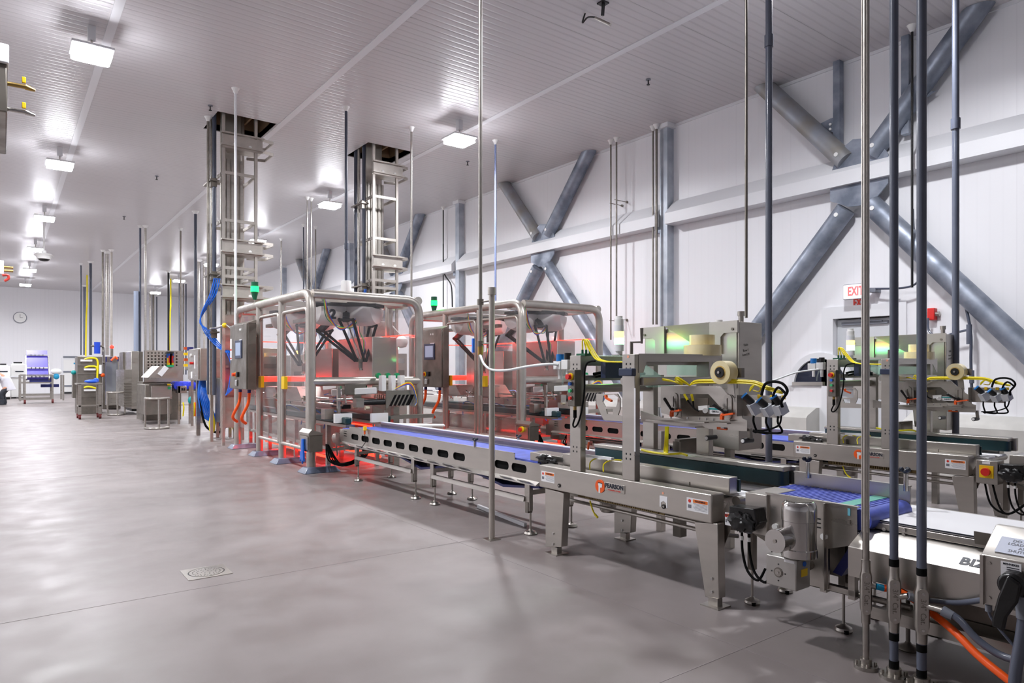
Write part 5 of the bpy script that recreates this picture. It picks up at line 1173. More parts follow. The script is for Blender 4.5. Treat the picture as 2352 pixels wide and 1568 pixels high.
# ---------------------------------------------------------------- checkweigher with white belt
def make_weigher():
    t = thing('checkweigher', 'stainless checkweigher with white belt and sloping hood lettered BIZ at the right edge', 'weighing machine', (3.8, 1.2, 0))
    X1, X2, X3 = 3.56, 3.72, 3.80; Y0 = -.2
    A, B, C, D_ = onX(1948,1255,X1), onX(1948,1321,X1), onX(1974,1217,X2), onX(1974,1196,X3)
    YE = A.y; zf1, zf0, zt = A.z, B.z, C.z; ze = zt+.005; zb = onX(2281,1238,X3+.02).z
    MB().prism('y', [(X1,zf1),(X2-.03,zt),(X2+.08,zt),(X2+.08,zf0),(X1,zf0)], Y0, YE).build('hood', STEELH, t)
    MB().box(X3,X3+.012,Y0,YE+.09,ze,zb-.012).build('conveyor_side', STEELH, t, .003)
    MB().box(X3-.005,X3+.03,YE+.04,YE+.1,ze,zb-.005).build('bearing_block', CHROME, t, .004)
    for px, pz in ((2031,1215),(2076,1217),(2076,1229)): p = onX(px,pz,X3-.004); MB().cyl((X3-.01,p.y,p.z),(X3,p.y,p.z),.01,n=12).build('bolt', CHROME, t)
    MB().box(X3+.015,X3+.6,Y0,YE+.06,zb-.01,zb).box(X3+.015,X3+.6,Y0,YE+.06,zb-.09,zb-.08).cyl((X3+.015,YE+.06,zb-.045),(X3+.6,YE+.06,zb-.045),.045,n=20).build('belt', BELTW, t)
    MB().box(X3+.011,X3+.016,Y0,YE+.06,zb-.004,zb+.002).build('belt_edge', INK, t)
    MB().box(X3+.6,X3+.62,Y0,YE+.06,zb-.09,zb).build('conveyor_side', STEELH, t)
    p = onX(2255,1237,X3-.01); MB().prism('x', [(p.y-.035,p.z-.03),(p.y+.03,p.z-.03),(p.y+.035,p.z),(p.y+.035,p.z+.03),(p.y-.035,p.z+.03)], X3-.006, X3-.001).build('tab', STEELD, t)
    u = V((0,-1,0)); v = V((X2-.03-X1,0,zt-zf1)).normalized()
    p = onX(2205,1288,X1+.06)
    MB().text('BIZERBA', .075, V((X1+.06,p.y,zf1+(zt-zf1)*.06/(X2-.03-X1)+.001)), u, v, off=.003, ext=.0004, align='LEFT').build('lettering', INK, t)
    # base frame
    MB().box(3.7,4.3,Y0,1.55,.3,.46).build('base', STEELD, t, .01)
    MB().box(3.6,4.3,Y0,1.72,.22,.25).box(3.6,3.64,Y0,1.72,.25,.28).build('base_rail', STEEL, t)
    for x, y in ((3.9,1.66),(4.25,1.66),(3.9,.4)):
        MB().cyl((x,y,.03),(x,y,.3),.011,n=12).lathe((x,y,0), [(.05,0),(.054,.008),(.045,.022),(.018,.034),(.012,.045)], n=24).build('levelling_foot', STEELD, t)
    MB().box(3.86,3.94,1.6,1.7,.28,.46).build('leg', STEELH, t)
    return t
weigher = make_weigher()
def make_switch():
    t = thing('switch_box', 'stainless switch box with a DO NOT notice and black bagged knob, bottom right corner', 'switch box', (3.3,1.0,.4))
    X = 3.25
    A = xp(c11,575,460,X); B = xp(c11,595,885,X); y1 = A.y
    # sloping roof box
    zt = A.z; zb = B.z
    MB().prism('y', [(X,zt),(X+.16,zt+.10),(X+.2,zt+.10),(X+.2,zb-.02),(X+.0,zb)], y1-.3, y1).build('body', STEELH, t, .003)
    MB().box(X-.015,X,y1-.012,y1,zb,zt).build('door_edge', STEEL, t)
    u = V((0,-1,0)); v = V((.16,0,.10)).normalized(); nn = u.cross(v)
    c = V((X+.065,y1-.125,zt+.0415))
    l = MB(); w, h = .085, .048
    l.add([c+u*a+v*b+nn*k for k in (.0008,.002) for a, b in ((-w,-h),(w,-h),(w,h),(-w,h))], [(0,3,2,1),(4,5,6,7),(0,1,5,4),(1,2,6,5),(2,3,7,6),(3,0,4,7)])
    n = l.build('notice', mat('pale_blue_notice',(214,220,236),.35), t)
    m = MB()
    for s, k in (('DO NOT',.03),('LOAD SWD',.01),('AS',-.01),('SHUTOFF',-.03)): m.text(s, .02, c+v*k+nn*.0026, u, v, off=.0002, ext=.0002)
    m.build('notice_text', LABELG, n)
    yl, zl = y1-.105, zt-.035
    lb = MB().box(X-.0015,X,yl-.035,yl+.035,zl-.035,zl+.025).build('rating_label', LABELW, t)
    MB().text('MENNEKES', .011, (X-.0022,yl,zl+.016), (0,-1,0), (0,0,1), off=.0003, ext=.0002).build('label_text', INK, lb)
    m = MB()
    for k in range(5): m.box(X-.0022,X-.0015,yl-.028,yl+.015,zl-.03+k*.008,zl-.027+k*.008)
    m.build('label_lines', INK, lb)
    for yy, zz in ((y1-.03,zt-.03),(y1-.03,zb+.03)): MB().cyl((X-.006,yy,zz),(X,yy,zz),.007,n=12).build('screw', STEEL, t)
    ky, kz = xp(c11,850,720,X-.04).y, xp(c11,850,720,X-.04).z
    MB().cyl((X-.07,ky,kz),(X,ky,kz),.048,.052,n=24).build('bagged_knob', BAG, t, .01)
    Q = [xp(c11,x,y,X-.08) for x,y in ((800,640),(720,820),(670,1000),(665,1080),(720,1100),(770,1130),(800,1000),(890,880),(920,720))]
    MB().prism('x', [(q.y,q.z) for q in Q], X-.085, X-.065).build('hanging_bag', BAG, t, .008)
    MB().tube([xp(c11,640,940,X+.03),xp(c11,660,1000,X+.03),xp(c11,740,1110,X+.04),xp(c11,850,1240,X+.05),xp(c11,950,1350,X+.06)], .006, 8).build('cable', PVC, t)
    MB().cyl(xp(c11,640,915,X+.03)+V((0,0,.01)),xp(c11,640,950,X+.03),.013,n=12).build('gland', GREYP, t)
    MB().box(X+.04,X+.12,y1-.28,y1-.2,.0,zb-.01).build('pedestal', STEEL, t)
    MB().tube([(X+.05,y1-.32,zb),(X-.02,y1-.4,.3),(X+.0,y1-.4,.05),(X+.05,y1-.4,.0)], .01, 8).build('cable', PVC, t)
    return t
switch = make_switch()
# ---------------------------------------------------------------- stainless lift tower through the ceiling
def make_lift(X, Y, W, D, label, blues, AL):
    t = thing('lift_tower', label, 'lift tower', (X, Y, 0))
    for x in (X, X+W):
        for y in (Y, Y+D): MB().box(x-.028,x+.028,y-.028,y+.028,0,CE+.4).build('corner_post', STEELT, t)
    zs = [5.45,4.5,3.55,3.38,3.2]
    for z in zs:
        for y in (Y,Y+D): MB().box(X,X+W,y-.015,y+.015,z-.03,z+.03).build('cross_rail', STEELT, t)
        for x in (X,X+W): MB().box(x-.015,x+.015,Y,Y+D,z-.03,z+.03).build('cross_rail', STEELT, t)
    # stop stations: boxed plates with arms reaching to the right
    for z in (5.97, 3.85, 2.95):
        MB().box(X-.03,X+W+.12,Y-.06,Y-.04,z-.03,z+.23).build('station_plate', STEELT, t)
        for k in (0, .24):
            MB().box(X-.06,X+W+.14,Y-.12,Y-.03,z+k,z+k+.03).build('station_angle', STEELT, t)
            MB().bar((X+W+.0,Y-.05,z+k+.02),(X+W+AL,Y+.05,z+k+.02),.02,.06).bar((X+W+.0,Y+D*.7,z+k+.02),(X+W+AL,Y+D*.6,z+k+.02),.02,.06).bar((X+W+AL,Y+.04,z+k+.02),(X+W+AL,Y+D*.62,z+k+.02),.02,.06).build('station_arm', STEELT, t)
        MB().prism('z', [(X-.05,Y-.04),(X+W+.1,Y-.04),(X+W+.1,Y+.3),(X+.15,Y+.3)], z-.035, z-.02).build('station_floor', STEELT, t)
        for dx in (.2,.5): MB().cyl((X+dx,Y-.075,z+.05),(X+dx,Y-.055,z+.05),.03,n=14).build('roller', WHITE, t)
    m = MB()
    for k in range(5): m.box(X+.12+k*.09,X+.17+k*.09,Y+D*.6,Y+D*.62,1.4,5.9)
    m.build('inner_column', STEEL, t)
    MB().box(X+.1,X+.5,Y+D*.64,Y+D*.7,.3,CE+.4).build('mast', STEELT, t)
    MB().box(X+.02,X+W-.02,Y+.05,Y+.1,.95,2.62).build('lower_panel', STEEL, t, .005)
    for z in (1.0,1.55): MB().box(X,X+W,Y-.02,Y+.02,z,z+.06).build('cross_rail', STEEL, t)
    for x, y in ((X-.1,Y+.3),(X-.1,Y+.75)): MB().cyl((x,y,1.0),(x,y,CE+.4),.04,n=14).build('riser_pipe', PVCD, t)
    MB().cyl((X-.12,Y+.52,1.0),(X-.12,Y+.52,CE+.4),.03,n=14).build('riser_pipe', STEEL, t)
    for z in (5.3,3.42,2.25): MB().box(X-.2,X-.02,Y+.2,Y+.8,z,z+.03).box(X-.17,X-.06,Y+.25,Y+.4,z-.1,z+.07).build('pipe_bracket', STEELD, t)
    for k in range(blues):
        o = .035*k
        MB().tube([(X-.12+o,Y+.2,3.35),(X-.2+o,Y+.25,3.0),(X-.35,Y+.3+o,2.6-o),(X-.3+o,Y+.3,2.3),(X-.1+o,Y+.2,2.0),(X+.05+o,Y-.06,1.85)], .011, 6).build('blue_hose', BLUEH, t)
        MB().tube([(X+.05+o,Y-.06,1.85),(X+.12+o,Y-.08,1.6),(X+.08+o,Y-.1,1.2),(X+.02,Y-.1,1.0)], .011, 6).build('blue_hose', BLUEH, t)
    return t
lift = make_lift(3.55, 14.34, .63, .95, 'nearer tall stainless lift tower rising through the left ceiling opening', 4, .36)
liftB = make_lift(6.76, 14.26, .58, .95, 'farther tall stainless lift tower rising through the right ceiling opening', 2, .3)
# signal light and air filter bits on the cage
def green_beacon(x, y, z, lb):
    t = thing('beacon', lb, 'signal light', (x,y,z-.4))
    MB().cyl((x,y,CT+.04),(x,y,z-.13),.012,n=8).build('stem', STEEL, t)
    MB().cyl((x,y,z-.19),(x,y,z-.05),.03,.065,n=16).build('base', mat('deep_green',(10,90,60),.4), t)
    MB().cyl((x,y,z-.05),(x,y,z+.05),.07,n=18).build('lit_green_segment', LGREEN, t); MB().cyl((x,y,z+.05),(x,y,z+.13),.062,n=18).build('top_cap', mat('deep_green',(10,90,60),.4), t)
    return t
q = onX(585,664,3.65); green_beacon(q.x, q.y, q.z, 'lit green beacon on top of the near cage')
q = onX(997,696,7.07); green_beacon(q.x, q.y, q.z, 'lit green beacon on top of the far cage')
def can(x, y, z0, z1, r, lb):
    t = thing('ceiling_canister', lb, 'canister', (x,y,z0)); MB().lathe((x,y,z0), [(r*.9,0),(r,.02),(r,z1-z0-.02),(r*.95,z1-z0)]).build('body', WHITE, t); return t
q = onZ(795,245,CE); can(q.x, q.y, 2.73, onX(795,645,q.x).z, .1, 'white ribbed canister under the dark grey pipe above the near cage')
# ================================================================ far line: the same machines standing one lane further
OC, OS = (3.42,-.65,0), (3.5,-.2,0)
dup(cage, OC, 'far robot cage of rounded stainless tubes, behind the long near conveyor')
dup(inner, OC, 'stainless picking machine with green belts inside the far robot cage')
rf = dup(robA, OC, 'white delta robot at the front of the far cage')
for c in list(rf.children):
    if c.name.startswith('number'): bpy.data.objects.remove(c)
dup(robB, OC, 'white delta robot at the back of the far cage')
dup(vent, OC, 'grey slotted guard box at the outlet of the far cage')
dup(cab, OC, 'stainless control cabinet with touch screen on the side of the far cage')
j2 = dup(jb, OC, 'small stainless box with a red and yellow switch on the far cage corner')
for c in list(j2.children):
    if c.name.startswith('blue_glove'): bpy.data.objects.remove(c)
q = wloc(j2); MB().cyl((q.x-.05,q.y+.17,q.z+.18),(q.x-.012,q.y+.17,q.z+.18),.05,n=18).build('yellow_collar', YELLOWC, j2); MB().cyl((q.x-.08,q.y+.17,q.z+.18),(q.x-.05,q.y+.17,q.z+.18),.035,n=14).build('red_knob', RED, j2)
dup(conv, (3.44,-.44,0), 'long far conveyor with slotted stainless sides and a blue belt, behind the near one')
dup(sealer, OS, 'far stainless tape machine lettered PEARSON, behind the front conduits')
dup(head, (3.5,-.12,0), 'stainless taping head with orange levers on the far tape machine')
for r, lb in zip(ROLLS, ('wide clear tape roll lying on the far gantry, behind the front conduits','smaller clear tape roll on the far gantry, stacked on the wide one')): dup(r, (3.5,-.16,0), lb)['group'] = 'spare tape rolls on the far gantry'
dup(ecab, (3.5,-.22,0), 'tall stainless electric cabinet reflecting amber and green behind the far tape machine')
dup(sig, (3.5,-.32,0), 'signal tower lit amber and green in front of the exit door')
dup(trans, (3.5,-.3,0), 'far transfer conveyor with ribbed blue belt, cut by the right picture edge')
# yellow and red main switch on the far machine's end
X = 7.08; p = onX(2266,1083,X)
t = thing('main_switch', 'stainless switch box with yellow plate and red knob on the far tape machine', 'switch box', (X,p.y,p.z-.15))
MB().box(X,X+.14,p.y-.085,p.y+.085,p.z-.11,p.z+.1).build('body', STEEL, t, .004); MB().box(X-.008,X,p.y-.055,p.y+.055,p.z-.055,p.z+.055).build('yellow_plate', YELLOWC, t)
MB().cyl((X-.04,p.y,p.z),(X-.008,p.y,p.z),.035,n=20).build('red_knob', RED, t); MB().box(X-.012,X-.008,p.y-.03,p.y+.03,p.z+.07,p.z+.09).build('label_plate', LABELW, t)
for k in (0,1): MB().tube([(X+.05,p.y+.03-.06*k,p.z-.11),(X+.05,p.y-.02-.06*k,p.z-.3),(X+.05,p.y-.15,p.z-.36),(X+.05,p.y-.28,p.z-.25)], .009, 8).build('cable', RUBBER, t)
# arched black object against the wall left of the far machine, its hose and rail
p = onX(1880,886,11.1); r = (onX(1880,819,11.1).z-p.z)*1.15
t = thing('half_round_window', 'dark half round wall window left of the far tape machine posts', 'window', (11.1,p.y,p.z))
arc = lambda q: [(p.y+q*math.cos(a), p.z+q*math.sin(a)) for a in [math.pi*k/20 for k in range(21)]]
MB().prism('x', arc(r)+arc(r*.82)[::-1], 11.12, 11.2).build('frame', WHITEP, t); MB().prism('x', arc(r*.82), 11.17, 11.195).build('pane', mat('dark_glass',(40,46,62),.15), t)
tag(MB().tube([onX(1738,884,6.6),onX(1780,872,6.7),onX(1830,855,6.9),onX(1880,848,7.08)], .009, 8).build('air_hose', mat('translucent_white_hose',(222,226,226),.3)), 'thin white air hose reaching the far tape machine from the left', 'hose')
t = thing('support_rail', 'stainless rail sticking out left of the far tape machine posts', 'rail', (7.1,4.3,1.3))
A, B = onX(1822,881,7.12), onX(1892,881,7.12); MB().bar(A, B, .05, .04).build('rail', STEEL, t)
# ================================================================ far left area
def f1(x, y): return (x/3.136, 560+y/3.136)
def fx(x, y, Y): return onY(*f1(x,y), Y)
def fbox(t, nm, mm, x0, y0, x1, y1, Y, dep, bev=0):
    a, b = fx(x0,y1,Y), fx(x1,y0,Y); return MB().box(a.x,b.x,Y,Y+dep,max(a.z,0),b.z).build(nm, mm, t, bev)
def root(nm, lb, cat, x, y, Y, grp=None):
    q = fx(x,y,Y); return thing(nm, lb, cat, (q.x,Y,0), grp)
# white machines by the far wall
for (x0,x1,y0,lb) in ((-60,75,880,'white machine by the far wall, cut by the left picture edge'),(78,190,868,'white machine by the far wall behind the blue incline conveyor')):
    Y = 43.5 if x0 < 0 else 45; t = root('white_machine', lb, 'machine', x0, 1100, Y)
    fbox(t,'body',WHITE,x0,y0,x1,1105,Y,1.6,.03); fbox(t,'dark_hopper',BLACK,x0+20 if x0>0 else 0,y0-18,x1-30,y0-8,Y+.3,.8)
    fbox(t,'hopper_frame',WHITE,x0+10,y0-10,x1-20,y0,Y+.3,.8); fbox(t,'front_ledge',WHITEP,x0,950,x1,960,Y-.12,.12)
    for k in range(2):
        q = fx(x0+20+k*(x1-x0-40),1115,Y); MB().cyl((q.x-.1,Y+.2,.09),(q.x+.1,Y+.2,.09),.09,n=12).build('caster', BLACK, t)
    fbox(t,'nameplate',INK,x1-80,915,x1-20,922,Y-.02,.02)
# incline conveyor on a cart
Y = 37.6
t = root('incline_conveyor', 'blue cleated incline conveyor on a stainless cart at the far left', 'conveyor', 200, 1150, Y)
a, b = fx(195,960,Y), fx(350,768,Y+1.2)
m = MB().prism('x', [(Y,a.z),(Y+1.2,b.z),(Y+1.32,b.z-.05),(Y+.15,a.z-.12)], a.x, fx(350,960,Y).x); m.build('blue_belt', mat('violet_blue_belt',(82,72,178),.45), t)
for u in (.2,.68,1.0):
    pz = a.z+(b.z-a.z)*(1-u); py = Y+1.2*(1-u)
    for k in range(5): 
        x = a.x+.1+k*(fx(350,960,Y).x-a.x-.2)/4; MB().box(x-.09,x+.09,py-.06,py,pz,pz+.06).build('white_cleat', WHITE, t)
for x in (192, 355): q = fx(x,900,Y); MB().bar((q.x,Y+.05,a.z-.1),(q.x,Y+1.3,b.z-.3),.05,.12).build('side_frame', STEEL, t)
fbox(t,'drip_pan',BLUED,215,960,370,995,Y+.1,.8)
xs = [fx(v,1100,Y).x for v in (145,178,378,455)]
for x in xs:
    for yy in (Y-.1, Y+1.3): MB().box(x-.035,x+.035,yy-.035,yy+.035,.12,fx(145,945,Y).z).build('leg', STEEL, t)
for x in (xs[1],xs[2]):
    MB().cyl((x-.04,Y-.1,.09),(x+.04,Y-.1,.09),.1,n=14).build('red_caster', mat('dark_red_wheel',(110,40,40),.5), t)
for z in (945,1000,1090,1120): q = fx(150,z,Y); MB().box(xs[0],xs[2],Y-.12,Y-.08,q.z-.03,q.z+.03).box(xs[0],xs[2],Y+1.28,Y+1.32,q.z-.03,q.z+.03).build('rail', STEEL, t)
q = fx(405,935,Y); MB().ball((q.x,Y,q.z+.1),(.22,.2,.14)).build('white_motor_cover', WHITE, t); MB().ball((q.x,Y-.1,q.z-.12),(.12,.1,.14),10,7).build('cyan_cap', CYAN, t)
fbox(t,'dark_crate',BLUED,295,1010,425,1032,Y+.8,.4)
# hose cabinet and rolling table
Y = 27.5
t = root('valve_cabinet', 'stainless cabinet with white valves and yellow hoses behind the rolling table', 'cabinet', 560, 1000, Y)
fbox(t,'body',STEELD,558,812,735,1400,Y,1.0,.01)
for z in (875,935,1105): fbox(t,'shelf_edge',STEEL,556,z-3,737,z,Y-.03,.03)
for (z,xx) in ((838,580),(902,605),(1052,605)):
    fbox(t,'white_valve',WHITE,xx,z-6,xx+85,z+8,Y-.12,.1)
for k,(zz) in enumerate((825,885)):
    MB().tube([fx(610,zz+6,Y-.1),fx(640,zz-3,Y-.12),fx(690,zz,Y-.12),fx(704,zz+30,Y-.12),fx(702,920,Y-.12),fx(700,995,Y-.12)], .03, 8).build('yellow_hose', YELLOW, t)
MB().tube([fx(605,1035,Y-.1),fx(640,1028,Y-.1),fx(700,1042,Y-.1)], .03, 8).build('yellow_hose', YELLOW, t)
fbox(t,'side_bottle',WHITE,715,870,732,935,Y-.15,.12)
q = fx(740,945,Y-.1); MB().ball((q.x,q.y,q.z),.07,10,7).build('orange_knob', ORANGE, t)
fbox(t,'left_pipes',STEELD,525,935,558,1110,Y+.6,.5); fbox(t,'cyan_tape',CYAN,531,855,553,866,Y+1,.05); q = fx(530,925,Y+.3); MB().ball(q,.08,8,6).build('teal_knob', TEAL, t)
Y = 24.6
t = root('rolling_table', 'stainless rolling table with blue gloves on top in front of the valve cabinet', 'table', 560, 1250, Y)
fbox(t,'table_top',STEEL,553,1002,740,1014,Y,.75)
for x in (575, 722):
    q = fx(x,1100,Y)
    for yy in (Y+.03,Y+.7):
        MB().box(q.x-.04,q.x+.04,yy-.03,yy+.03,.13,q.z if 0 else fx(x,1010,Y).z).build('leg', STEEL, t)
        MB().cyl((q.x-.03,yy,.065),(q.x+.03,yy,.065),.065,n=14).box(q.x-.04,q.x+.04,yy-.04,yy+.04,.11,.14).build('caster', mat('dark_red_wheel',(110,40,40),.5), t)
q0, q1 = fx(575,1150,Y), fx(722,1150,Y); MB().box(q0.x,q1.x,Y+.3,Y+.4,.38,.42).box(q0.x-.03,q0.x+.03,Y,Y+.7,.38,.42).box(q1.x-.03,q1.x+.03,Y,Y+.7,.38,.42).build('lower_brace', STEEL, t)
q = fx(660,985,Y+.3); z = fx(660,1002,Y).z
o = MB().ball((q.x,q.y,z+.05),(.2,.12,.06),12,8).ball((q.x+.12,q.y,z+.09),(.08,.08,.07),10,6).build('blue_gloves', mat('bright_blue_glove',(28,90,220),.4)); tag(o, 'heap of blue gloves on the rolling table', 'gloves')
# blue filter on a pipe arm
Y = 29; t = root('air_filter', 'blue air filter on a bent pipe above the valve cabinet', 'filter', 700, 750, Y); t.location.z = fx(700,800,Y).z
q = fx(700,750,Y); MB().cyl((q.x,Y,q.z-.2),(q.x,Y,q.z+.22),.1,n=14).build('filter_bowl', mat('filter_blue',(20,70,200),.35), t)
MB().tube([fx(655,735,Y),fx(700,735,Y),fx(735,738,Y),fx(746,760,Y),fx(746,860,Y-.6)], .035, 8).build('pipe_arm', STEELD, t)
q = fx(806,742,33); t = thing('warning_lamp', 'small lit red lamp beside the pipes in the far left', 'signal light', (q.x,33,q.z-.4)); MB().ball(q,.08,12,8).build('lit_red_lens', LREDT, t); a = fx(806,810,33); MB().cyl(a,q,.05,n=8).build('stem', STEELD, t)
# row of stainless machines receding on the left
Y = 30.5
t = root('clear_door_machine', 'stainless machine with blue tinted clear doors right of the valve cabinet', 'machine', 745, 1180, Y)
fbox(t,'body',STEELD,740,812,870,1400,Y,2.5,.02); fbox(t,'clear_door',SMOKE,762,850,850,1060,Y-.6,.04); fbox(t,'door_frame',STEEL,848,845,860,1000,Y-.65,.05); fbox(t,'lower_box',STEEL,768,1060,890,1165,Y-.6,1.2,.02)
for x in (765,800,850): q = fx(x,1000,Y-.3); MB().box(q.x-.02,q.x+.02,Y-.3,Y-.26,.2,q.z+1).build('blue_strut', BLUED, t)
MB().tube([fx(800,840,Y-.7),fx(830,815,Y-.7),fx(845,830,Y-.7)],.04,8).build('orange_hose', ORANGE, t)
Y = 26
t = root('louvred_machine', 'tall stainless machine with louvred side between clear doors and perforated wall', 'machine', 900, 1190, Y)
fbox(t,'body',STEELH,945,772,1000,1190,Y,3.0,.02); fbox(t,'louvre_block',STEEL,895,905,950,1175,Y-.1,2.0)
for k in range(9): fbox(t,'louvre',STEELD,893,1000+k*20,948,1008+k*20,Y-.16,.06)
fbox(t,'top_rack',STEELD,885,780,940,905,Y+1.5,.8); fbox(t,'right_edge',STEELD,1000,775,1030,1200,Y+.1,2.0,.01)
for k in range(5): q = fx(1018,1078+k*20,Y); MB().cyl((q.x,Y+.08,q.z),(q.x,Y+.1,q.z),.04,n=12).build('round_hole', BLACK, t)
fbox(t,'feet',BLACK,950,1190,1020,1205,Y+.2,1.6)
# perforated machine
Y = 22.5
t = root('perforated_panel_machine', 'machine with perforated stainless wall and red blue green signal column', 'machine', 1045, 1100, Y)
a, b = fx(1042,995,Y), fx(1320,770,Y)
hl = [circ(fx(1068+i*25.5,785+j*22,Y).x, fx(1068+i*25.5,785+j*22,Y).z, .028, 8) for i in range(9) for j in range(9) if not (i > 4 and j > 4)]
MB().prism('y', [(a.x,a.z),(b.x,a.z),(b.x,b.z),(a.x,b.z)], Y, Y+.02, hl).build('perforated_wall', STEELH, t)
MB().box(a.x,b.x,Y+.12,Y+.16,a.z,b.z).build('dark_backing', STEELD, t)
MB().box(a.x,b.x,Y+.3,Y+1.5,0,a.z).build('base', STEELD, t)
for k, mm in enumerate((BLACK, BLUEH, RED, YELLOWC, GREEN)): 
    q = fx(1221,800+k*15,Y); MB().cyl((q.x,Y-.1,q.z-.11),(q.x,Y-.1,q.z+.1),.1,n=14).build('signal_segment', mm, t)
# low inclined hopper machine in front of it
Y = 19.6
t = root('chute_machine', 'stainless machine with slanted chute and square body behind the hoop guard', 'machine', 1045, 1260, Y)
fbox(t,'body',STEELD,1045,1010,1240,1235,Y+1.4,1.4,.02); fbox(t,'front_panel',STEEL,1088,1022,1240,1120,Y+1.3,.1,.01)
q = fx(1120,960,Y+1.0)
MB().prism('y', [(fx(1115,965,Y).x,fx(1115,965,Y).z),(fx(1340,975,Y).x,fx(1340,975,Y).z),(fx(1330,905,Y).x,fx(1330,905,Y).z),(fx(1200,878,Y).x,fx(1200,878,Y).z)], Y+1.0, Y+2.2).build('slanted_chute', STEELH, t)
MB().bar(fx(1150,945,Y+.95),fx(1200,885,Y+.95),.06,.12).build('chute_plate', WHITEP, t)
for k in range(3): q = fx(1272+50*k,1004,Y+1.6); MB().lathe((q.x,q.y-.25,q.z-.06),[(.06,0),(.12,.02),(.12,.6),(.06,.62)],(0,1,0),16).build('blue_roller', mat('bright_blue_roller',(50,70,225),.4), t)
fbox(t,'belt_frame',STEELD,1245,1005,1420,1060,Y+1.6,1.0); fbox(t,'control_panel',STEEL,1280,1022,1345,1075,Y+1.2,.3,.01)
for k in (0,1): fbox(t,'black_button',BLACK,1308+16*k,1038,1318+16*k,1056,Y+1.17,.03)
fbox(t,'yellow_label',YELLOWC,1205,1006,1232,1018,Y+1.28,.02); fbox(t,'green_label',GREEN,1210,1028,1230,1046,Y+1.28,.02)
for x in (1290,1370,1420,1455): q = fx(x,1100,Y+1.2); MB().box(q.x-.03,q.x+.03,Y+1.2,Y+1.26,0,q.z+.3).build('leg', STEEL, t)
fbox(t,'lower_rail',STEEL,1290,1155,1440,1163,Y+1.2,.06)
q = fx(1370,1125,Y+.8); MB().ball(q,(.06,.06,.1),10,7).build('teal_motor', TEAL, t)
for x,mm in ((1318,YELLOW),(1395,YELLOW),(1405,ORANGEC)): MB().tube([fx(x,1140,Y+1),fx(x+6,1180,Y+1),fx(x,1240,Y+1.1)], .02, 6).build('hanging_cable', mm, t)
# hoop shaped pipe guards on the floor
def hoop(x0, x1, yt, yb, lb):
    A, B = onZ(*f1(x0,yb)), onZ(*f1(x1,yb)); r = (B.x-A.x)/2; c = (A+B)/2; h = CAMH-((f1(0,yt)[1]-850)/FPX)*(c.x*SN+c.y*CN)
    t = thing('hoop_guard', lb, 'pipe guard', (c.x,c.y,0), 'hoop shaped pipe guards')
    for z in (.03, h): MB().tube([(c.x+r*math.cos(a),c.y+.3*math.sin(a),z) for a in [math.pi+math.pi*k/12 for k in range(13)]], .03, 8, 2).build('curved_rail', STEEL, t)
    for a in (math.pi, 1.5*math.pi, 2*math.pi): MB().cyl((c.x+r*math.cos(a),c.y+.3*math.sin(a),0),(c.x+r*math.cos(a),c.y+.3*math.sin(a),h),.028,n=10).build('upright', STEEL, t)
    return t
hoop(1035,1225,1110,1330,'curved stainless pipe guard standing in front of the chute machine')
hoop(770,905,1068,1232,'farther curved stainless pipe guard beside the louvred machine')
# cabinet left of the lift tower with blue hoses
Y = 16.3
t = thing('control_cabinet', 'stainless cabinet with bundles of blue hoses left of the nearer lift tower', 'control cabinet', (fx(1440,1000,Y).x,Y,1.2))
a, b = fx(1440,985,Y), fx(1533,752,Y); MB().box(a.x,b.x,Y,Y+1.1,a.z,b.z).build('body', STEELH, t, .01)
MB().box(b.x+.01,b.x+.36,Y+.05,Y+1.0,a.z,b.z).build('side_body', STEEL, t, .01)
MB().box(a.x-.03,a.x,Y+.03,Y+1.07,a.z+.03,b.z-.03).build('door', STEEL, t)
q = fx(1408,800,Y); MB().cyl((a.x-.06,Y+.7,b.z-.15),(a.x-.03,Y+.7,b.z-.15),.04,n=12).build('gauge', WHITE, t); MB().cyl((a.x-.1,Y+.55,b.z-.33),(a.x-.03,Y+.55,b.z-.33),.03,n=10).build('red_knob', RED, t); MB().box(a.x-.035,a.x-.03,Y+.3,Y+.4,b.z-.45,b.z-.15).build('label_strip', LABELW, t); MB().box(a.x-.035,a.x-.03,Y+.6,Y+.75,a.z+.05,a.z+.2).build('label_strip', LABELW, t)
for k in range(7):
    x = a.x+.02+.03*k
    MB().tube([(x,Y+.1+.05*k,a.z),(x-.04,Y+.05,a.z-.35),(x+.05+.02*k,Y-.05,a.z-.8-.02*k),(x+.35,Y-.1,a.z-.93-.02*k),(x+.62,Y-.05,a.z-.75),(x+.66,Y+.05,a.z-.4)], .018, 6).build('blue_hose', BLUEH, t)
MB().tube([(a.x+.0,Y+.05,a.z-.4),(a.x+.1,Y-.1,a.z-1.0),(a.x+.4,Y-.1,a.z-1.15),(b.x+.25,Y-.05,a.z-.8),(b.x+.25,Y,a.z)], .025, 8).build('black_hose', RUBBER, t)
MB().tube([(a.x+.38,Y,a.z),(a.x+.42,Y-.05,a.z-.6),(a.x+.5,Y-.05,a.z-1.0),(b.x+.2,Y-.1,.05)], .03, 8).build('grey_hose', PVC, t)
for x in (a.x+.1, b.x+.3): MB().box(x-.04,x+.04,Y+.6,Y+.68,0,a.z).build('leg', STEEL, t)
t = thing('spray_hose', 'yellow hose and spray gun hanging from the blue hose cabinet', 'hose', (a.x+.45,Y-.3,.2))
MB().tube([(a.x+.36,Y-.02,a.z),(a.x+.38,Y-.2,a.z-.5),(a.x+.44,Y-.25,a.z-.9),(a.x+.52,Y-.3,.45),(a.x+.66,Y-.35,.08)], .02, 8).build('hose', YELLOW, t)
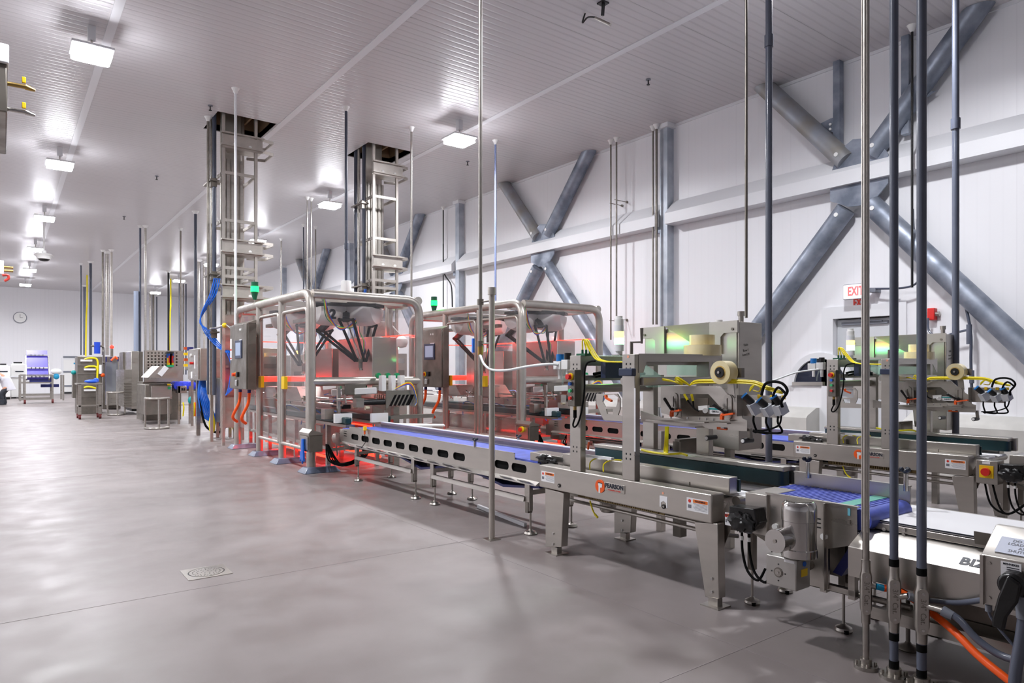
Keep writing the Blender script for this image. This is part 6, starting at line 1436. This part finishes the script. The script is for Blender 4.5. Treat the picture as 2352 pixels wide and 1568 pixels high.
q = onY(487,970,Y-.4); MB().lathe((q.x,q.y,q.z-.25), [(.02,0),(.06,.08),(.07,.25),(.04,.42),(.03,.5)]).build('spray_gun', YELLOW, t)
# signal column and small yellow boxes near the cabinet
q = fx(1371,770,19.5); t = thing('signal_column', 'small yellow green signal column left of the blue hose cabinet', 'signal light', (q.x,19.5,q.z-.3))
for k, mm in enumerate((BLUED, YELLOWC, mat('deep_green',(10,90,60),.4))): MB().cyl((q.x,19.5,q.z+.1-.12*k-.1),(q.x,19.5,q.z+.1-.12*k),.08-.01*k,n=14).build('segment', mm, t)
a, b = fx(1325,830,19.8), fx(1400,910,19.8); MB().cyl((q.x,19.5,b.z),(q.x,19.5,q.z-.2),.03,n=8).build('stem', WHITEP, t)
t = thing('valve_island', 'small stainless box with yellow and red valves on the chute machine', 'valve box', (a.x,19.8,b.z))
MB().box(a.x+.1,b.x,19.8,20.2,b.z,a.z).build('body', STEEL, t, .01); MB().box(a.x+.2,a.x+.26,19.9,19.96,0,b.z).build('stand', STEEL, t)
for k in range(4): MB().box(a.x,a.x+.14,19.75,19.85,b.z+.1+k*.15,b.z+.17+k*.15).build('valve', YELLOWC if k % 2 == 0 else mat('dark_orange',(200,80,20),.4), t)
# middle machinery seen behind and between the cages
for (x0,y0,x1,y1,Y,dep,lb,nm,mm) in (
    (600,800,655,980,19.0,1.5,'stainless machine cabinet seen through the doors of the near cage','packing_cabinet',STEELH),
    (668,815,700,985,17.5,1.2,'narrow stainless cabinet with an amber lamp seen through the near cage','packing_cabinet',STEEL),
    (868,812,935,985,15.9,1.2,'stainless cabinet with two small dark panels between both cages','packing_cabinet',STEELH),
    (507,868,545,1005,15.7,.5,'stainless pump stand with blue bagged motor left of the near cage','pump_stand',STEELD)):
    a, b = onY(x0,y1,Y), onY(x1,y0,Y)
    t = thing(nm, lb, 'machine', (a.x,Y,0))
    MB().box(a.x,b.x,Y,Y+dep,.35,b.z).build('body', mm, t, .01)
    for x in (a.x+.04,b.x-.04):
        for yy in (Y+.05,Y+dep-.05): MB().box(x-.03,x+.03,yy-.03,yy+.03,0,.35).build('leg', STEEL, t)
    for k in range(3):
        z = b.z-.25-.3*k; MB().box(a.x+.08,b.x-.08,Y-.01,Y,z,z+.12).build('panel', STEELD if k else CHROME, t)
    if x0 == 505: MB().ball((b.x-.1,Y-.15,.75),(.12,.12,.1),10,7).build('blue_bag', BLUEH, t)
    if x0 == 668: MB().cyl((b.x-.2,Y,b.z),(b.x-.2,Y,b.z+.1),.05,n=12).build('amber_lens', LAMBER, t)
    if x0 == 868:
        MB().cyl((b.x-.2,Y+.2,b.z),(b.x-.2,Y+.2,b.z+.35),.02,n=8).build('stem', STEEL, t); MB().cyl((b.x-.2,Y+.2,b.z+.12),(b.x-.2,Y+.2,b.z+.24),.055,n=14).build('lit_green_segment', LWHITE, t); MB().cyl((b.x-.2,Y+.2,b.z+.24),(b.x-.2,Y+.2,b.z+.34),.055,n=14).build('lit_amber_segment', LAMBER, t)
t = thing('inspection_lamp', 'round white lamp dome on a bracket between both cages', 'lamp', (6.3,13.5,1.6))
q = onY(922,783,12.6); MB().lathe(q-V((0,0,.14)), [(.02,0),(.1,.02),(.13,.1),(.12,.18),(.03,.26)]).build('dome', WHITE, t); MB().cyl(q+V((0,0,.1)),q+V((-.3,.1,.45)),.014,n=8).build('arm', WHITE, t); MB().cyl(q+V((-.3,.1,.45)),V((q.x-.3,q.y+.1,0)),.02,n=8).build('stand', STEEL, t)
# air gauge pipe left of the cage cabinet
t = thing('air_pipe', 'stainless pipe with yellow valve reaching from the tower to the near control cabinet', 'pipe', (3.3,14,2))
P = [onX(478,756,3.4),onX(500,752,3.4),onX(516,747,3.4),onX(524,748,3.4),onX(536,758,3.4)]
MB().tube(P, .022, 8).build('pipe', STEEL, t); MB().ball(onX(516,747,3.38),(.05,.05,.05),10,7).build('yellow_valve', YELLOWC, t)
# person bending at the left edge
Y = 37.0; sc_ = 1.0
bx = fx(10,1150,Y).x
t = thing('person', 'person in a white coat and orange cap bending down at the left edge', 'person', (bx,Y,0))
def skin(name, pts, edges, mm, parent, sub=2):
    me = bpy.data.meshes.new(name); me.from_pydata([p for p, r in pts], edges, []); o = bpy.data.objects.new(name, me); COL.objects.link(o)
    o.parent = parent; o.location = -wloc(parent); me.materials.append(mm)
    md = o.modifiers.new('skin','SKIN'); md.use_smooth_shade = True
    for i, (p, r) in enumerate(pts):
        s = me.skin_vertices[0].data[i]; s.radius = (r, r); s.use_root = (i == 0)
    if sub: o.modifiers.new('sub','SUBSURF').levels = sub; o.modifiers['sub'].render_levels = sub
    return o
h = lambda dx, z, dy=0: (bx+dx, Y+dy, z)
body = [(h(.28,.88),.17),(h(.14,1.08),.17),(h(-.05,1.28),.18),(h(-.2,1.42),.07),(h(-.27,1.5),.09),(h(-.32,1.6),.105),
        (h(.22,.82,.12),.11),(h(.05,.48,.13),.08),(h(.1,.09,.13),.055),(h(-.08,.04,.13),.045),
        (h(.22,.82,-.12),.11),(h(-.02,.48,-.13),.08),(h(.02,.09,-.13),.055),(h(-.16,.04,-.13),.045),
        (h(-.08,1.25,.22),.07),(h(-.2,1.0,.25),.05),(h(-.42,.85,.2),.04),(h(-.5,.8,.2),.035),
        (h(-.08,1.25,-.22),.07),(h(-.18,1.0,-.25),.05),(h(-.4,.88,-.2),.04),(h(-.48,.83,-.2),.035)]
skin('body', body, [(0,1),(1,2),(2,3),(3,4),(4,5),(0,6),(6,7),(7,8),(8,9),(0,10),(10,11),(11,12),(12,13),(2,14),(14,15),(15,16),(16,17),(2,18),(18,19),(19,20),(20,21)], SKIN, t)
coat = [(h(.27,.86),.24),(h(.13,1.08),.23),(h(-.05,1.28),.22),(h(.3,.62),.27),(h(-.08,1.25,.2),.1),(h(-.2,1.0,.25),.08),(h(-.36,.88,.22),.065),(h(-.08,1.25,-.2),.1),(h(-.18,1.0,-.25),.08),(h(-.36,.9,-.22),.065)]
skin('white_coat', coat, [(0,1),(1,2),(0,3),(2,4),(4,5),(5,6),(2,7),(7,8),(8,9)], COAT, t)
skin('trousers', [(h(.25,.8,.1),.13),(h(.05,.48,.13),.1),(h(.1,.2,.13),.08)], [(0,1),(1,2)], SHOE, t); skin('trousers', [(h(.25,.8,-.1),.13),(h(-.02,.48,-.13),.1),(h(.02,.2,-.13),.08)], [(0,1),(1,2)], SHOE, t)
for dy, dx in ((.13,.1),(-.13,.02)): MB().box(bx+dx-.26,bx+dx+.08,Y+dy-.06,Y+dy+.06,0,.1).box(bx+dx-.08,bx+dx+.08,Y+dy-.06,Y+dy+.06,.1,.26).build('boot', SHOE, t, .02)
MB().lathe(h(-.32,1.6), [(.15,-.0),(.155,.05),(.13,.12),(.06,.16),(.01,.17)]).build('orange_cap', mat('orange_cap',(236,90,40),.7), t)
MB().ball(h(-.4,1.53),(.07,.08,.06),10,7).build('face_mask', mat('blue_mask',(90,140,200),.7), t)
